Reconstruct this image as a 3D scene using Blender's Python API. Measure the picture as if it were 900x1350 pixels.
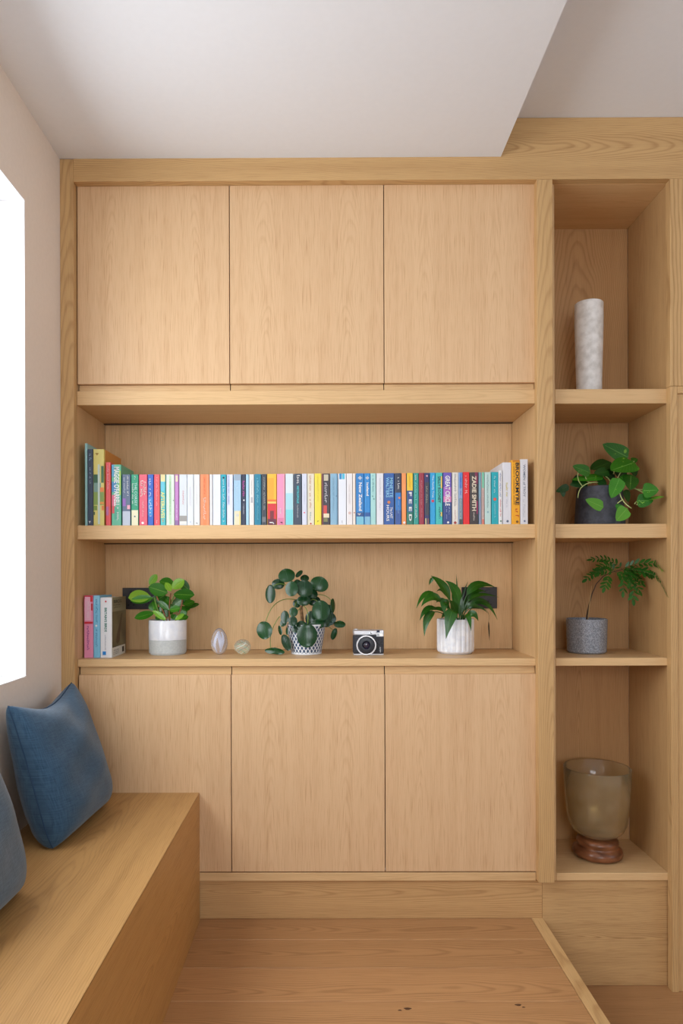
import bpy, bmesh, math, random
from mathutils import Vector, Matrix
PI = math.pi
sc = bpy.context.scene
COL = sc.collection
for o in list(bpy.data.objects):
    bpy.data.objects.remove(o)

# ---------------------------------------------------------------- camera
# measured: 24 mm shift lens on a 24x36 portrait frame, eye 1.313 m above the platform,
# 2.609 m in front of the cabinet doors (doors and shelf fronts stand at Y = 0)
F, PPX, PPY, ROLL, YAW, D, CZ = 900.0, 422.7, 760.0, .0029, .0037, 2.609, 1.313
cd = bpy.data.cameras.new('camera'); cam = bpy.data.objects.new('camera', cd); COL.objects.link(cam)
cd.lens = 24; cd.sensor_width = 36; cd.sensor_fit = 'AUTO'; cd.clip_start = .02
cd.shift_x = (450 - PPX) / 1350; cd.shift_y = (PPY - 675) / 1350
cam.matrix_world = (Matrix.Translation((0, -D, CZ)) @ Matrix.Rotation(YAW, 4, 'Z')
                    @ Matrix.Rotation(PI / 2, 4, 'X') @ Matrix.Rotation(-ROLL, 4, 'Z'))
sc.camera = cam

# ---------------------------------------------------------------- daylight
w = bpy.data.worlds.new('sky'); sc.world = w; w.use_nodes = True
w.node_tree.nodes['Background'].inputs[0].default_value = (.80, .90, 1, 1)
w.node_tree.nodes['Background'].inputs[1].default_value = 1.0

def area(name, loc, rot, sx, sy, power, col):
    l = bpy.data.lights.new(name, 'AREA'); l.shape = 'RECTANGLE'; l.size = sx; l.size_y = sy
    l.energy = power; l.color = col
    o = bpy.data.objects.new(name, l); COL.objects.link(o); o.location = loc; o.rotation_euler = rot
    return o
# daylight through the bench window; unseen rear and side windows added as fill
area('daylight_window', (-1.50, -1.32, 1.92), (0, -math.radians(72), 0), 1.65, 2.05, 72, (.94, .97, 1.0))
area('added_rear_fill', (.45, -5.42, 1.85), (PI / 2, 0, 0), 2.2, 1.7, 88, (.90, .95, 1.0))
area('added_side_fill', (4.42, -2.5, 1.85), (0, PI / 2, 0), 1.7, 2.6, 32, (.66, .82, 1.0))  # added to cool and lift the upper ceiling at the right
sc.view_settings.view_transform = 'Standard'; sc.view_settings.look = 'None'
sc.view_settings.gamma = 1; sc.view_settings.use_curve_mapping = False
sc.view_settings.exposure = .04
sc.cycles.use_denoising = True
sc.cycles.max_bounces = 10; sc.cycles.diffuse_bounces = 6
sc.cycles.transparent_max_bounces = 12; sc.cycles.transmission_bounces = 8
sc.cycles.sample_clamp_indirect = 6

# ---------------------------------------------------------------- helpers
def at(px, py, Y):
    """world point seen at a photograph pixel on the vertical plane at depth Y (used to measure sizes)"""
    u = px - PPX; v = PPY - py
    c, s = math.cos(ROLL), math.sin(ROLL)
    x = u * c + v * s; z = -u * s + v * c
    cy, sy = math.cos(YAW), math.sin(YAW)
    X = x * cy - F * sy; Yd = x * sy + F * cy
    t = (Y + D) / Yd
    return Vector((X * t, Y, CZ + z * t))

def lin(c):
    return tuple(((v / 255) / 12.92 if v <= 10 else ((v / 255 + .055) / 1.055) ** 2.4) for v in c) + (1,)

WORLD = {}
LIMIT = [None]      # leaves in the alcove stop short of its right side
def wpos(o):
    return WORLD.get(o.name, Vector((0, 0, 0))) if o else Vector((0, 0, 0))

def tag(o, label=None, cat=None, group=None, kind=None):
    if label: o['label'] = label
    if cat: o['category'] = cat
    if group: o['group'] = group
    if kind: o['kind'] = kind
    return o

def thing(name, loc, label, cat, group=None, kind=None):
    o = bpy.data.objects.new(name, None); COL.objects.link(o); o.location = loc
    o.empty_display_size = .05
    WORLD[o.name] = Vector(loc)
    return tag(o, label, cat, group, kind)

def obj(name, bm, mat, parent=None, smooth=False, label=None):
    """link a bmesh given in world coordinates as one mesh object with its origin at its own centre"""
    if LIMIT[0] is not None:
        for v in bm.verts:
            if v.co.x > LIMIT[0]: v.co.x = LIMIT[0]
    xs = [v.co.x for v in bm.verts]; ys = [v.co.y for v in bm.verts]; zs = [v.co.z for v in bm.verts]
    c = Vector(((min(xs) + max(xs)) / 2, (min(ys) + max(ys)) / 2, (min(zs) + max(zs)) / 2))
    bmesh.ops.translate(bm, verts=bm.verts, vec=-c)
    me = bpy.data.meshes.new(name); bm.to_mesh(me); bm.free()
    if smooth:
        me.polygons.foreach_set('use_smooth', [True] * len(me.polygons))
        if smooth != 'all':
            me.set_sharp_from_angle(angle=math.radians(38))
    me.materials.append(mat)
    o = bpy.data.objects.new(name, me); COL.objects.link(o)
    if parent: o.parent = parent
    o.location = c - wpos(parent)
    WORLD[o.name] = c
    if label: o['label'] = label
    return o

def box(x0, x1, y0, y1, z0, z1, bev=.0012, bm=None):
    b = bmesh.new()
    bmesh.ops.create_cube(b, size=1)
    for v in b.verts:
        v.co = Vector(((x0 + x1) / 2 + v.co.x * (x1 - x0), (y0 + y1) / 2 + v.co.y * (y1 - y0), (z0 + z1) / 2 + v.co.z * (z1 - z0)))
    if bev:
        bmesh.ops.bevel(b, geom=b.edges[:], offset=min(bev, .3 * min(x1 - x0, y1 - y0, z1 - z0)), segments=1, affect='EDGES')
    return merge(bm, b)

def merge(bm, b):
    if bm is None: return b
    me = bpy.data.meshes.new('tmp'); b.to_mesh(me); b.free(); bm.from_mesh(me); bpy.data.meshes.remove(me)
    return bm

def lathe(cx, cy, z0, prof, n=48, rfun=None, bm=None):
    """profile [(radius, height)] turned about the vertical through (cx, cy)"""
    b = bmesh.new(); rings = []
    for r, h in prof:
        if r < 1e-5:
            rings.append([b.verts.new((cx, cy, z0 + h))])
        else:
            ring = []
            for k in range(n):
                a = 2 * PI * k / n; rr = r * (rfun(a, h) if rfun else 1)
                ring.append(b.verts.new((cx + rr * math.cos(a), cy + rr * math.sin(a), z0 + h)))
            rings.append(ring)
    for A, B in zip(rings, rings[1:]):
        for k in range(n):
            k2 = (k + 1) % n
            if len(A) == 1 and len(B) == 1: continue
            if len(A) == 1: b.faces.new((A[0], B[k2], B[k]))
            elif len(B) == 1: b.faces.new((A[k], A[k2], B[0]))
            else: b.faces.new((A[k], A[k2], B[k2], B[k]))
    bmesh.ops.recalc_face_normals(b, faces=b.faces)
    return merge(bm, b)

def tube(pts, r0, r1=None, n=6, bm=None):
    b = bmesh.new(); r1 = r0 if r1 is None else r1
    rings = []
    for i, p in enumerate(pts):
        t = (pts[min(i + 1, len(pts) - 1)] - pts[max(i - 1, 0)]).normalized()
        u = t.cross(Vector((.31, .9, .17))).normalized(); v = t.cross(u)
        r = r0 + (r1 - r0) * i / max(1, len(pts) - 1)
        rings.append([b.verts.new(p + (u * math.cos(2 * PI * k / n) + v * math.sin(2 * PI * k / n)) * r) for k in range(n)])
    for A, B in zip(rings, rings[1:]):
        for k in range(n):
            b.faces.new((A[k], A[(k + 1) % n], B[(k + 1) % n], B[k]))
    b.faces.new(rings[0][::-1]); b.faces.new(rings[-1])
    bmesh.ops.recalc_face_normals(b, faces=b.faces)
    return merge(bm, b)

def bez(a, b, c, n=8):
    return [a * (1 - t) ** 2 + b * 2 * t * (1 - t) + c * t * t for t in [i / n for i in range(n + 1)]]

# ---------------------------------------------------------------- materials
def new_mat(name):
    m = bpy.data.materials.new(name); m.use_nodes = True
    return m, m.node_tree.nodes, m.node_tree.links, m.node_tree.nodes['Principled BSDF']

MATS = {}
def plain(col, rough=.5, metal=0, spec=.5, coat=0):
    key = (col, rough, metal, spec, coat)
    if key not in MATS:
        m, N, L, p = new_mat('plain_%d' % len(MATS))
        p.inputs['Base Color'].default_value = lin(col); p.inputs['Roughness'].default_value = rough
        p.inputs['Metallic'].default_value = metal; p.inputs['Specular IOR Level'].default_value = spec
        p.inputs['Coat Weight'].default_value = coat
        MATS[key] = m
    return MATS[key]

def speckle(name, c1, c2, scale, rough, lo=.4, hi=.6, stretch=(1, 1, 1), metal=0, bump=0, detail=4, spec=.5):
    m, N, L, p = new_mat(name)
    tc = N.new('ShaderNodeTexCoord'); mp = N.new('ShaderNodeMapping'); mp.inputs['Scale'].default_value = stretch
    nz = N.new('ShaderNodeTexNoise'); nz.inputs['Scale'].default_value = scale; nz.inputs['Detail'].default_value = detail
    rp = N.new('ShaderNodeValToRGB')
    rp.color_ramp.elements[0].position = lo; rp.color_ramp.elements[0].color = lin(c1)
    rp.color_ramp.elements[1].position = hi; rp.color_ramp.elements[1].color = lin(c2)
    L.new(tc.outputs['Object'], mp.inputs[0]); L.new(mp.outputs[0], nz.inputs['Vector'])
    L.new(nz.outputs['Fac'], rp.inputs[0]); L.new(rp.outputs[0], p.inputs['Base Color'])
    p.inputs['Roughness'].default_value = rough; p.inputs['Metallic'].default_value = metal
    p.inputs['Specular IOR Level'].default_value = spec
    if bump:
        bp = N.new('ShaderNodeBump'); bp.inputs['Strength'].default_value = bump; bp.inputs['Distance'].default_value = .002
        L.new(nz.outputs['Fac'], bp.inputs['Height']); L.new(bp.outputs[0], p.inputs['Normal'])
    return m

def oak(name, g, a, base, dark, ring_mix=.5, freq=95, taper=.07, pore=.35, tone=.25, rough=.42, spread=.10, off=.5, match=0, vary=.08):
    """flat-sawn oak: growth rings cut by the board face (g = grain axis, a = axis across the face)"""
    m, N, L, p = new_mat(name)
    b = ({0, 1, 2} - {g, a}).pop()
    tc = N.new('ShaderNodeTexCoord'); oi = N.new('ShaderNodeObjectInfo')
    sp = N.new('ShaderNodeSeparateXYZ'); L.new(tc.outputs['Object'], sp.inputs[0])
    def mth(op, x, y=None, z=None):
        n = N.new('ShaderNodeMath'); n.operation = op
        for i, v in enumerate((x, y, z)):
            if v is None: continue
            if isinstance(v, (int, float)): n.inputs[i].default_value = v
            else: L.new(v, n.inputs[i])
        return n.outputs[0]
    rnd = oi.outputs['Random']
    r2 = mth('FRACT', mth('MULTIPLY', rnd, 17.37))
    G, A, Bx = sp.outputs[g], sp.outputs[a], sp.outputs[b]
    if match: A = mth('SUBTRACT', mth('ABSOLUTE', A), match)      # book-matched veneer leaves
    def noise(sg, sa, detail=2, dist=0):
        cb = N.new('ShaderNodeCombineXYZ')
        L.new(mth('MULTIPLY_ADD', G, sg, mth('MULTIPLY', rnd, 37.0)), cb.inputs[0])
        L.new(mth('MULTIPLY_ADD', A, sa, mth('MULTIPLY', r2, 23.0)), cb.inputs[1])
        L.new(mth('MULTIPLY', Bx, sa), cb.inputs[2])
        n = N.new('ShaderNodeTexNoise'); n.inputs['Scale'].default_value = 1; n.inputs['Detail'].default_value = detail
        n.inputs['Distortion'].default_value = dist
        L.new(cb.outputs[0], n.inputs['Vector'])
        return n.outputs['Fac']
    n1 = noise(1.6, 3.0, 2); n2 = noise(3.0, 14, 2)
    # distance from the pith, which drifts along the board
    ax = mth('ADD', mth('ADD', A, mth('MULTIPLY_ADD', r2, spread, -spread / 2)), mth('MULTIPLY_ADD', n1, .06, -.03))
    wx = mth('ADD', mth('MULTIPLY', mth('ADD', G, mth('MULTIPLY_ADD', rnd, .8, off)), taper), mth('ADD', mth('MULTIPLY_ADD', n1, .045, -.0225), mth('MULTIPLY', Bx, 1.0)))
    r = mth('SQRT', mth('ADD', mth('MULTIPLY', ax, ax), mth('MULTIPLY', wx, wx)))
    ph = mth('ADD', mth('MULTIPLY', r, freq), mth('MULTIPLY_ADD', n2, 1.6, -.8))
    fr = mth('FRACT', ph)
    ring = N.new('ShaderNodeValToRGB'); e = ring.color_ramp.elements
    e[0].position = 0; e[0].color = (.15, .15, .15, 1); e[1].position = 1; e[1].color = (.15, .15, .15, 1)
    for pos, v in ((.25, 0), (.55, .15), (.80, 1.0), (.90, .8)):
        k = e.new(pos); k.color = (v, v, v, 1)
    L.new(fr, ring.inputs[0])
    pores = noise(10, 520, 3); pr = N.new('ShaderNodeValToRGB')
    pr.color_ramp.elements[0].position = .52; pr.color_ramp.elements[0].color = (0, 0, 0, 1)
    pr.color_ramp.elements[1].position = .72; pr.color_ramp.elements[1].color = (1, 1, 1, 1)
    L.new(pores, pr.inputs[0])
    streak = noise(.9, 30, 3)
    f1 = mth('MULTIPLY', ring.outputs[0], ring_mix)
    f2 = mth('MULTIPLY', pr.outputs[0], pore)
    f3 = mth('MULTIPLY_ADD', streak, tone * 2, -tone + .0)
    fac = mth('ADD', mth('ADD', f1, f2), f3)
    cl = N.new('ShaderNodeClamp'); L.new(fac, cl.inputs[0])
    mx = N.new('ShaderNodeMix'); mx.data_type = 'RGBA'
    mx.inputs['A'].default_value = lin(base); mx.inputs['B'].default_value = lin(dark)
    L.new(cl.outputs[0], mx.inputs['Factor'])
    # board to board variation
    hs = N.new('ShaderNodeHueSaturation')
    L.new(mx.outputs['Result'], hs.inputs['Color']); L.new(mth('MULTIPLY_ADD', r2, vary, 1 - vary / 2), hs.inputs['Value'])
    L.new(hs.outputs[0], p.inputs['Base Color'])
    L.new(mth('MULTIPLY_ADD', pr.outputs[0], .12, rough), p.inputs['Roughness'])
    p.inputs['Specular IOR Level'].default_value = .35
    bp = N.new('ShaderNodeBump'); bp.inputs['Strength'].default_value = .12; bp.inputs['Distance'].default_value = .0006
    bp.invert = True
    L.new(pr.outputs[0], bp.inputs['Height']); L.new(bp.outputs[0], p.inputs['Normal'])
    return m

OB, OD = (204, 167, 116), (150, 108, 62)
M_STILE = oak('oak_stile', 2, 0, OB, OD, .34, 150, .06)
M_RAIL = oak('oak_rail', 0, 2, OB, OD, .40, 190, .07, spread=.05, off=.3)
M_SHELF = oak('oak_shelf', 0, 2, (215, 180, 132), (172, 130, 84), .22, 190, .02)
M_SHELF_Y = oak('oak_shelf_flat', 0, 1, (212, 176, 128), (168, 126, 80), .25, 150, .03)
M_DOOR = oak('oak_door_veneer', 2, 0, (217, 182, 141), (172, 121, 78), .18, 210, .055, pore=.52, tone=.28, spread=.03, match=.147, vary=.04)
M_BACK = oak('oak_back_veneer', 2, 0, (216, 180, 133), (168, 124, 80), .08, 120, .02, pore=.6, tone=.36)
M_SIDE = oak('oak_side_veneer', 2, 1, (214, 178, 130), (166, 126, 80), .12, 120, .03, pore=.42, tone=.3)
M_ABACK = oak('oak_alcove_back', 2, 0, (190, 149, 102), (138, 96, 56), .34, 170, .08, spread=.04)  # darker than the niche back: dimmer alcove light put into the colour
M_ASIDE = oak('oak_alcove_side', 2, 1, (190, 152, 104), (140, 102, 62), .16, 120, .03, pore=.42, tone=.3)  # alcove shade put into the colour, darker than the niche sides
M_KICK = oak('oak_kickboard', 0, 2, (200, 160, 110), (148, 106, 62), .40, 160, .03)
M_BENCH = oak('oak_bench_top', 1, 0, (188, 145, 90), (130, 92, 48), .30, 190, .04, spread=.05, tone=.4)
M_BENCHF = oak('oak_bench_front', 1, 2, (190, 142, 82), (132, 90, 44), .26, 190, .04, spread=.05)
M_FLOOR = oak('oak_floor', 0, 1, (178, 134, 90), (124, 84, 50), .42, 170, .03, pore=.35, spread=.08, rough=.38, vary=.26)
M_WALL = speckle('wall_paint', (228, 218, 208), (230, 220, 210), 60, .8, spec=.15)
M_CEIL = speckle('ceiling_paint', (230, 234, 240), (231, 235, 241), 50, .85, spec=.1)
M_WHITE = plain((240, 240, 240), .4)
M_BLACK = plain((34, 34, 38), .42)
M_DARK = plain((16, 14, 12), .8)

def glass_pane(name):
    m, N, L, p = new_mat(name)
    tr = N.new('ShaderNodeBsdfTransparent'); gl = N.new('ShaderNodeBsdfGlossy'); gl.inputs['Roughness'].default_value = .02
    mx = N.new('ShaderNodeMixShader')
    mx.inputs[0].default_value = .05
    L.new(tr.outputs[0], mx.inputs[1]); L.new(gl.outputs[0], mx.inputs[2])
    L.new(mx.outputs[0], N['Material Output'].inputs['Surface'])
    return m
M_PANE = glass_pane('window_glass')

# ---------------------------------------------------------------- the room
XL, XR, YB, YF = -.9906, 4.20, .36, -5.20
ZC1, ZC2, ZF2 = 2.893, 3.040, -.257
WY0, WY1, WZ0, WZ1 = -2.20, -.337, .980, 2.572      # window beside the bench

def struct(name, bm, mat, label, cat):
    return tag(obj(name, bm, mat), label, cat, kind='structure')

# left wall with the window opening
b = box(XL - .20, XL, WY1, YB + .1, ZF2 - .1, 3.2, 0)
box(XL - .20, XL, YF - .2, WY0, ZF2 - .1, 3.2, 0, b)
box(XL - .20, XL, WY0, WY1, ZF2 - .1, WZ0, 0, b)
box(XL - .20, XL, WY0, WY1, WZ1, 3.2, 0, b)
struct('wall_left', b, M_WALL, 'plain off-white painted wall at the left with a deep window recess', 'wall')
struct('wall_back', box(XL, XR, YB, YB + .1, ZF2 - .1, 3.2, 0), M_WALL, 'plain wall hidden behind the oak shelving', 'wall')
RY0, RY1, RZ0, RZ1 = -3.7, -1.3, 1.05, 2.60
b = box(XR, XR + .15, YF - .2, RY0, ZF2 - .1, 3.2, 0)
box(XR, XR + .15, RY1, YB + .1, ZF2 - .1, 3.2, 0, b)
box(XR, XR + .15, RY0, RY1, ZF2 - .1, RZ0, 0, b)
box(XR, XR + .15, RY0, RY1, RZ1, 3.2, 0, b)
struct('wall_right', b, M_WALL, 'plain off-white wall far to the right with an added wide window', 'wall')
GX0, GX1, GZ0, GZ1 = -.50, 1.40, 1.05, 2.60
b = box(XL, GX0, YF - .15, YF, ZF2 - .1, 3.2, 0)
box(GX1, XR, YF - .15, YF, ZF2 - .1, 3.2, 0, b)
box(GX0, GX1, YF - .15, YF, GZ1, 3.2, 0, b)
box(GX0, GX1, YF - .15, YF, ZF2 - .1, GZ0, 0, b)
struct('wall_front', b, M_WALL, 'wall behind the viewer with an added wide window', 'wall')
struct('ceiling', box(XL, XR, YF, YB, ZC2, ZC2 + .08, 0), M_CEIL, 'smooth white ceiling at upper right above the oak top rail', 'ceiling')
struct('ceiling_lower', box(XL, .6733, YF, -.034, ZC1, ZC2, 0), M_CEIL, 'lower white ceiling above the cupboards, stepping up at its right edge', 'ceiling')

def window(name, y0, y1, z0, z1, x, label):
    t = thing(name, (x, (y0 + y1) / 2, z0), label, 'window', kind='structure')
    f = .055
    for i, (a0, a1, c0, c1) in enumerate(((y0, y1, z0, z0 + f), (y0, y1, z1 - f, z1), (y0, y0 + f, z0 + f, z1 - f), (y1 - f, y1, z0 + f, z1 - f),
                                          ((y0 + y1) / 2 - .03, (y0 + y1) / 2 + .03, z0 + f, z1 - f))):
        obj('frame_bar', box(x, x + .06, a0, a1, c0, c1, .003), M_WHITE, t)
    ym = (y0 + y1) / 2
    obj('pane', box(x + .026, x + .032, y0 + f, ym - .03, z0 + f, z1 - f, 0), M_PANE, t)
    obj('pane', box(x + .026, x + .032, ym + .03, y1 - f, z0 + f, z1 - f, 0), M_PANE, t)
    return t
t = window('window_1', WY0, WY1, WZ0 + .004, WZ1, XL - .19, 'white window set in a deep recess above the oak bench')
obj('sill', box(XL - .128, XL - .001, WY0 + .002, WY1 - .002, WZ0, WZ0 + .004, .001), M_WHITE, t)
M_REVEAL_BRIGHT = plain((246, 247, 250), .5)  # whiter boards added so the window reveal looks more brightly lit
obj('jamb_brightener', box(XL - .128, XL - .0005, WY1 - .004, WY1 - .0002, WZ0 + .005, WZ1 - .005, 0), M_REVEAL_BRIGHT, t)
obj('head_brightener', box(XL - .128, XL - .0005, WY0 + .002, WY1 - .0045, WZ1 - .004, WZ1 - .0002, 0), M_REVEAL_BRIGHT, t)
t = thing('added_rear_window', (.3, YF, GZ0), 'unseen wide window added behind the viewer for front light', 'window', kind='structure')
w3 = window('added_side_window', RY0, RY1, RZ0, RZ1, XR + .06, 'unseen wide white window added in the far right wall for cool fill')
n = 2; ww = (GX1 - GX0) / n
for i in range(n):
    x0 = GX0 + i * ww; x1 = x0 + ww
    for (a0, a1, c0, c1) in ((x0, x1, GZ0, GZ0 + .07), (x0, x1, GZ1 - .07, GZ1), (x0, x0 + .05, GZ0 + .07, GZ1 - .07), (x1 - .05, x1, GZ0 + .07, GZ1 - .07)):
        obj('frame_bar', box(a0, a1, YF - .10, YF - .04, c0, c1, .003), M_WHITE, t)
    obj('pane', box(x0 + .05, x1 - .05, YF - .073, YF - .067, GZ0 + .07, GZ1 - .07, 0), M_PANE, t)

# ---- floors: raised platform and the lower floor at the right
PXE, NOS = .8375, .7950
t = thing('floor', (-.1, -1.5, 0), 'raised platform floor of wide oak boards running left to right', 'floor', kind='structure')
y = .02; bw = .18; k = 0
edges = [.02, -.139]
while edges[-1] > YF: edges.append(max(edges[-1] - bw, YF))
rb = random.Random(4)
for y1, y0 in zip(edges, edges[1:]):
    fb = obj('floor_board', box(XL, NOS - .0006, y0 + .0007, y1 - .0007, -.022, 0, .0022), M_FLOOR, t)
    if k == 3:
        for px, py, rr in ((537, 1330, .0075), (683, 1325, .0065), (527, 1332, .004), (690, 1328, .0035)):
            q = at(px, py, 0); dd = CZ / (CZ - q.z) if q.z < CZ else 1
            kx, ky = q.x * dd, -D + D * dd
            bm = bmesh.new()
            vs = [bm.verts.new((kx + rr * 1.5 * math.cos(a) * (1 + .3 * math.sin(3 * a + rr * 900)), ky + rr * .8 * math.sin(a), .0004)) for a in [2 * PI * i / 12 for i in range(12)]]
            bm.faces.new(vs)
            obj('knot', bm, plain((84, 54, 34), .6), fb)
    k += 1
obj('nosing', box(NOS, PXE, YF, .018, -.03, .0015, .002), oak('oak_nosing', 1, 0, OB, OD, .4, 100, .04), t)
obj('riser', box(PXE - .022, PXE - .004, YF, .015, ZF2, -.03, 0), M_KICK, t)
t = thing('floor_lower', (1.7, -1.5, ZF2), 'lower oak floor beside the platform at the bottom right', 'floor', kind='structure')
edges = [.02, -.215]
while edges[-1] > YF: edges.append(max(edges[-1] - bw, YF))
for y1, y0 in zip(edges, edges[1:]):
    obj('floor_board', box(PXE - .004, XR, y0 + .0006, y1 - .0006, ZF2 - .022, ZF2, .0008), M_FLOOR, t)

# ---------------------------------------------------------------- oak wall unit
NL, NR, DEP, FR = -.941, .814, .339, -.034       # niche sides, niche depth, face frame front
AL, AR = .885, 1.3155
unit = thing('wall_unit_frame', (.17, 0, 0), 'oak face frame, sides and back panels of the built-in shelving wall', 'shelving')
def wood(name, bx, mat, parent=unit, label=None, bev=.0012): return obj(name, box(*bx, bev=bev), mat, parent, label=label)
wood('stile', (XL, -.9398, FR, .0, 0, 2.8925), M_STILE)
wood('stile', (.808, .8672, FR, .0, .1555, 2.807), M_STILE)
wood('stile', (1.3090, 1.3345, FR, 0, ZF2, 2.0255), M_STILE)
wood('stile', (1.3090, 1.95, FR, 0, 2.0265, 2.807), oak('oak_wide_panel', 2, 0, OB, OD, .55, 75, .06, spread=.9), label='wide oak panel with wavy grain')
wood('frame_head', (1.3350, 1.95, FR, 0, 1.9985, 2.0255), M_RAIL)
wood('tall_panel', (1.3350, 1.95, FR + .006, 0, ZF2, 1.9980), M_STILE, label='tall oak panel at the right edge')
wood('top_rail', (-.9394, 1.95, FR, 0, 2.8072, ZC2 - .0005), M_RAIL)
wood('side_panel', (XL + .002, NL, .0, DEP, .1, 2.86), M_SIDE)
wood('side_panel', (NR, AL, .0, DEP, .1495, 2.86), M_SIDE)
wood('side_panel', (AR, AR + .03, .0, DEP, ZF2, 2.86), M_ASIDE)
wood('alcove_ceiling', (AL, AR, .0, DEP, 2.8072, 2.835), M_SHELF_Y)
wood('back_panel', (NL, NR, DEP, DEP + .012, 1.5110, 2.03), M_BACK)
wood('back_panel', (NL, NR, DEP, DEP + .012, .9985, 1.5100), M_BACK)
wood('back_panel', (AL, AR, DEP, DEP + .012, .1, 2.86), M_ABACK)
wood('bottom_rail', (NL, .808, .0, .03, .1490, .1805), M_SHELF)
wood('kickboard', (-.62, .8345, .010, .028, .0005, .1490), M_KICK)
wood('kick_panel', (.8350, AR, .009, .028, ZF2 + .0005, .1490), oak('oak_kick_panel', 0, 2, (202, 164, 114), (144, 104, 62), .55, 260, .010, pore=.5, tone=.4))

# shelves of the wide niche
def shelf(x0, x1, z0, z1, label, gap_strip=True):
    z = thing('shelf_board', ((x0 + x1) / 2, 0, z0), label, 'shelf')
    obj('board', box(x0, x1, .0, .006, z0, z1), M_SHELF, z, label='oak front edging')
    obj('panel', box(x0, x1, .006, DEP - .0005, z0 + .0003, z1 - .0003, .0004), M_SHELF_Y, z)
    if gap_strip:
        obj('shadow_gap_strip', box(x0 + .001, x1 - .001, DEP - .024, DEP - .010, z0 - .0035, z0 + .0002, 0), plain((60, 46, 34), .6), z, label='dark strip standing in for the shadow gap along the back')  # dark strip painted in for the shaded gap behind the shelf
    return z
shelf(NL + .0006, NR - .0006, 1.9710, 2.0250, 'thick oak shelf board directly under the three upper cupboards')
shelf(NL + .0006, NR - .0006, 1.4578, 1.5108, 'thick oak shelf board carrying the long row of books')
shelf(NL + .0006, NR - .0006, .9700, .9983, 'thin oak shelf board carrying the potted plants and camera', False)
for z0, z1, lab in ((1.9698, 2.0252, 'short oak shelf in the tall alcove carrying the white stone vase'),
                    (1.4568, 1.5102, 'short oak shelf in the tall alcove carrying the trailing plant'),
                    (.9692, .9988, 'thin short oak shelf in the tall alcove carrying the grey pot'),
                    (.1494, .1775, 'lowest short oak shelf in the tall alcove carrying the glass vase')):
    shelf(AL + .0006, AR - .0006, z0, z1, lab, False)

# cupboards: carcass, door, set-back finger rail
def cupboard(x0, x1, z0, z1, up, label, group):
    t = thing('cupboard', ((x0 + x1) / 2, 0, z0), label, 'cupboard', group)
    g = .003; gt = .0045
    rz0, rz1 = (z0, z0 + .026) if up else (z1 - .032, z1)
    d0, d1 = (rz1 + .0003, z1 - .001) if up else (z0 + gt, rz0 + .0005)
    obj('carcass', box(x0 + .003, x1 - .003, .0225, DEP, z0 + .0004, z1 - .0004, 0), M_DARK, t)
    obj('door', box(x0 + g / 2, x1 - g / 2, .0, .020, d0, d1, .001), M_DOOR, t)
    obj('finger_rail', box(x0 + .0016, x1 - .0016, .018, .0222, rz0 + .0006, rz1 - .0006, .0004), M_SHELF, t)
    return t
J = (NL + .002, -.3552, .2348, NR - .001)
for i, l in enumerate(('left-hand upper oak cupboard with plain veneered door next to the window wall', 'middle upper oak cupboard with plain veneered door, between two others',
                       'right-hand upper oak cupboard with plain veneered door beside the alcove')):
    cupboard(J[i], J[i + 1], 2.0254, 2.8105, True, l, 'upper cupboards')
J = (NL + .0035, -.3535, .2338, .8135)
for i, l in enumerate(('left-hand lower oak cupboard partly hidden by the bench and blue cushion', 'middle lower oak cupboard with plain veneered door below the camera',
                       'right-hand lower oak cupboard with plain veneered door beside the alcove')):
    cupboard(J[i], J[i + 1], .1805, .9698, False, l, 'lower cupboards')

# ---------------------------------------------------------------- bench
t = thing('window_bench', (-.73, -1.4, 0), 'long boxy oak bench along the window wall with cushions on it', 'bench')
BX, BZ, BY = -.4758, .4876, -3.2
bm = bmesh.new()      # mitred top
def prism(pts, y0, y1):
    bm = bmesh.new()
    A = [bm.verts.new((x, y0, z)) for x, z in pts]; B = [bm.verts.new((x, y1, z)) for x, z in pts]
    n = len(pts)
    for i in range(n): bm.faces.new((A[i], A[(i + 1) % n], B[(i + 1) % n], B[i]))
    bm.faces.new(A[::-1]); bm.faces.new(B); bmesh.ops.recalc_face_normals(bm, faces=bm.faces)
    return bm
obj('top_panel', prism([(XL + .0005, BZ), (BX - .001, BZ), (BX - .0002, BZ - .0008), (BX - .026, BZ - .026), (XL + .0005, BZ - .026)], BY, -.0005), M_BENCH, t)
obj('front_panel', prism([(BX, BZ - .0022), (BX, .0006), (BX - .026, .0006), (BX - .026, BZ - .0266)], BY, -.0005), M_BENCHF, t)
obj('end_panel', box(XL + .0005, BX - .027, BY, BY + .025, .0006, BZ - .027, 0), M_BENCHF, t)

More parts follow.
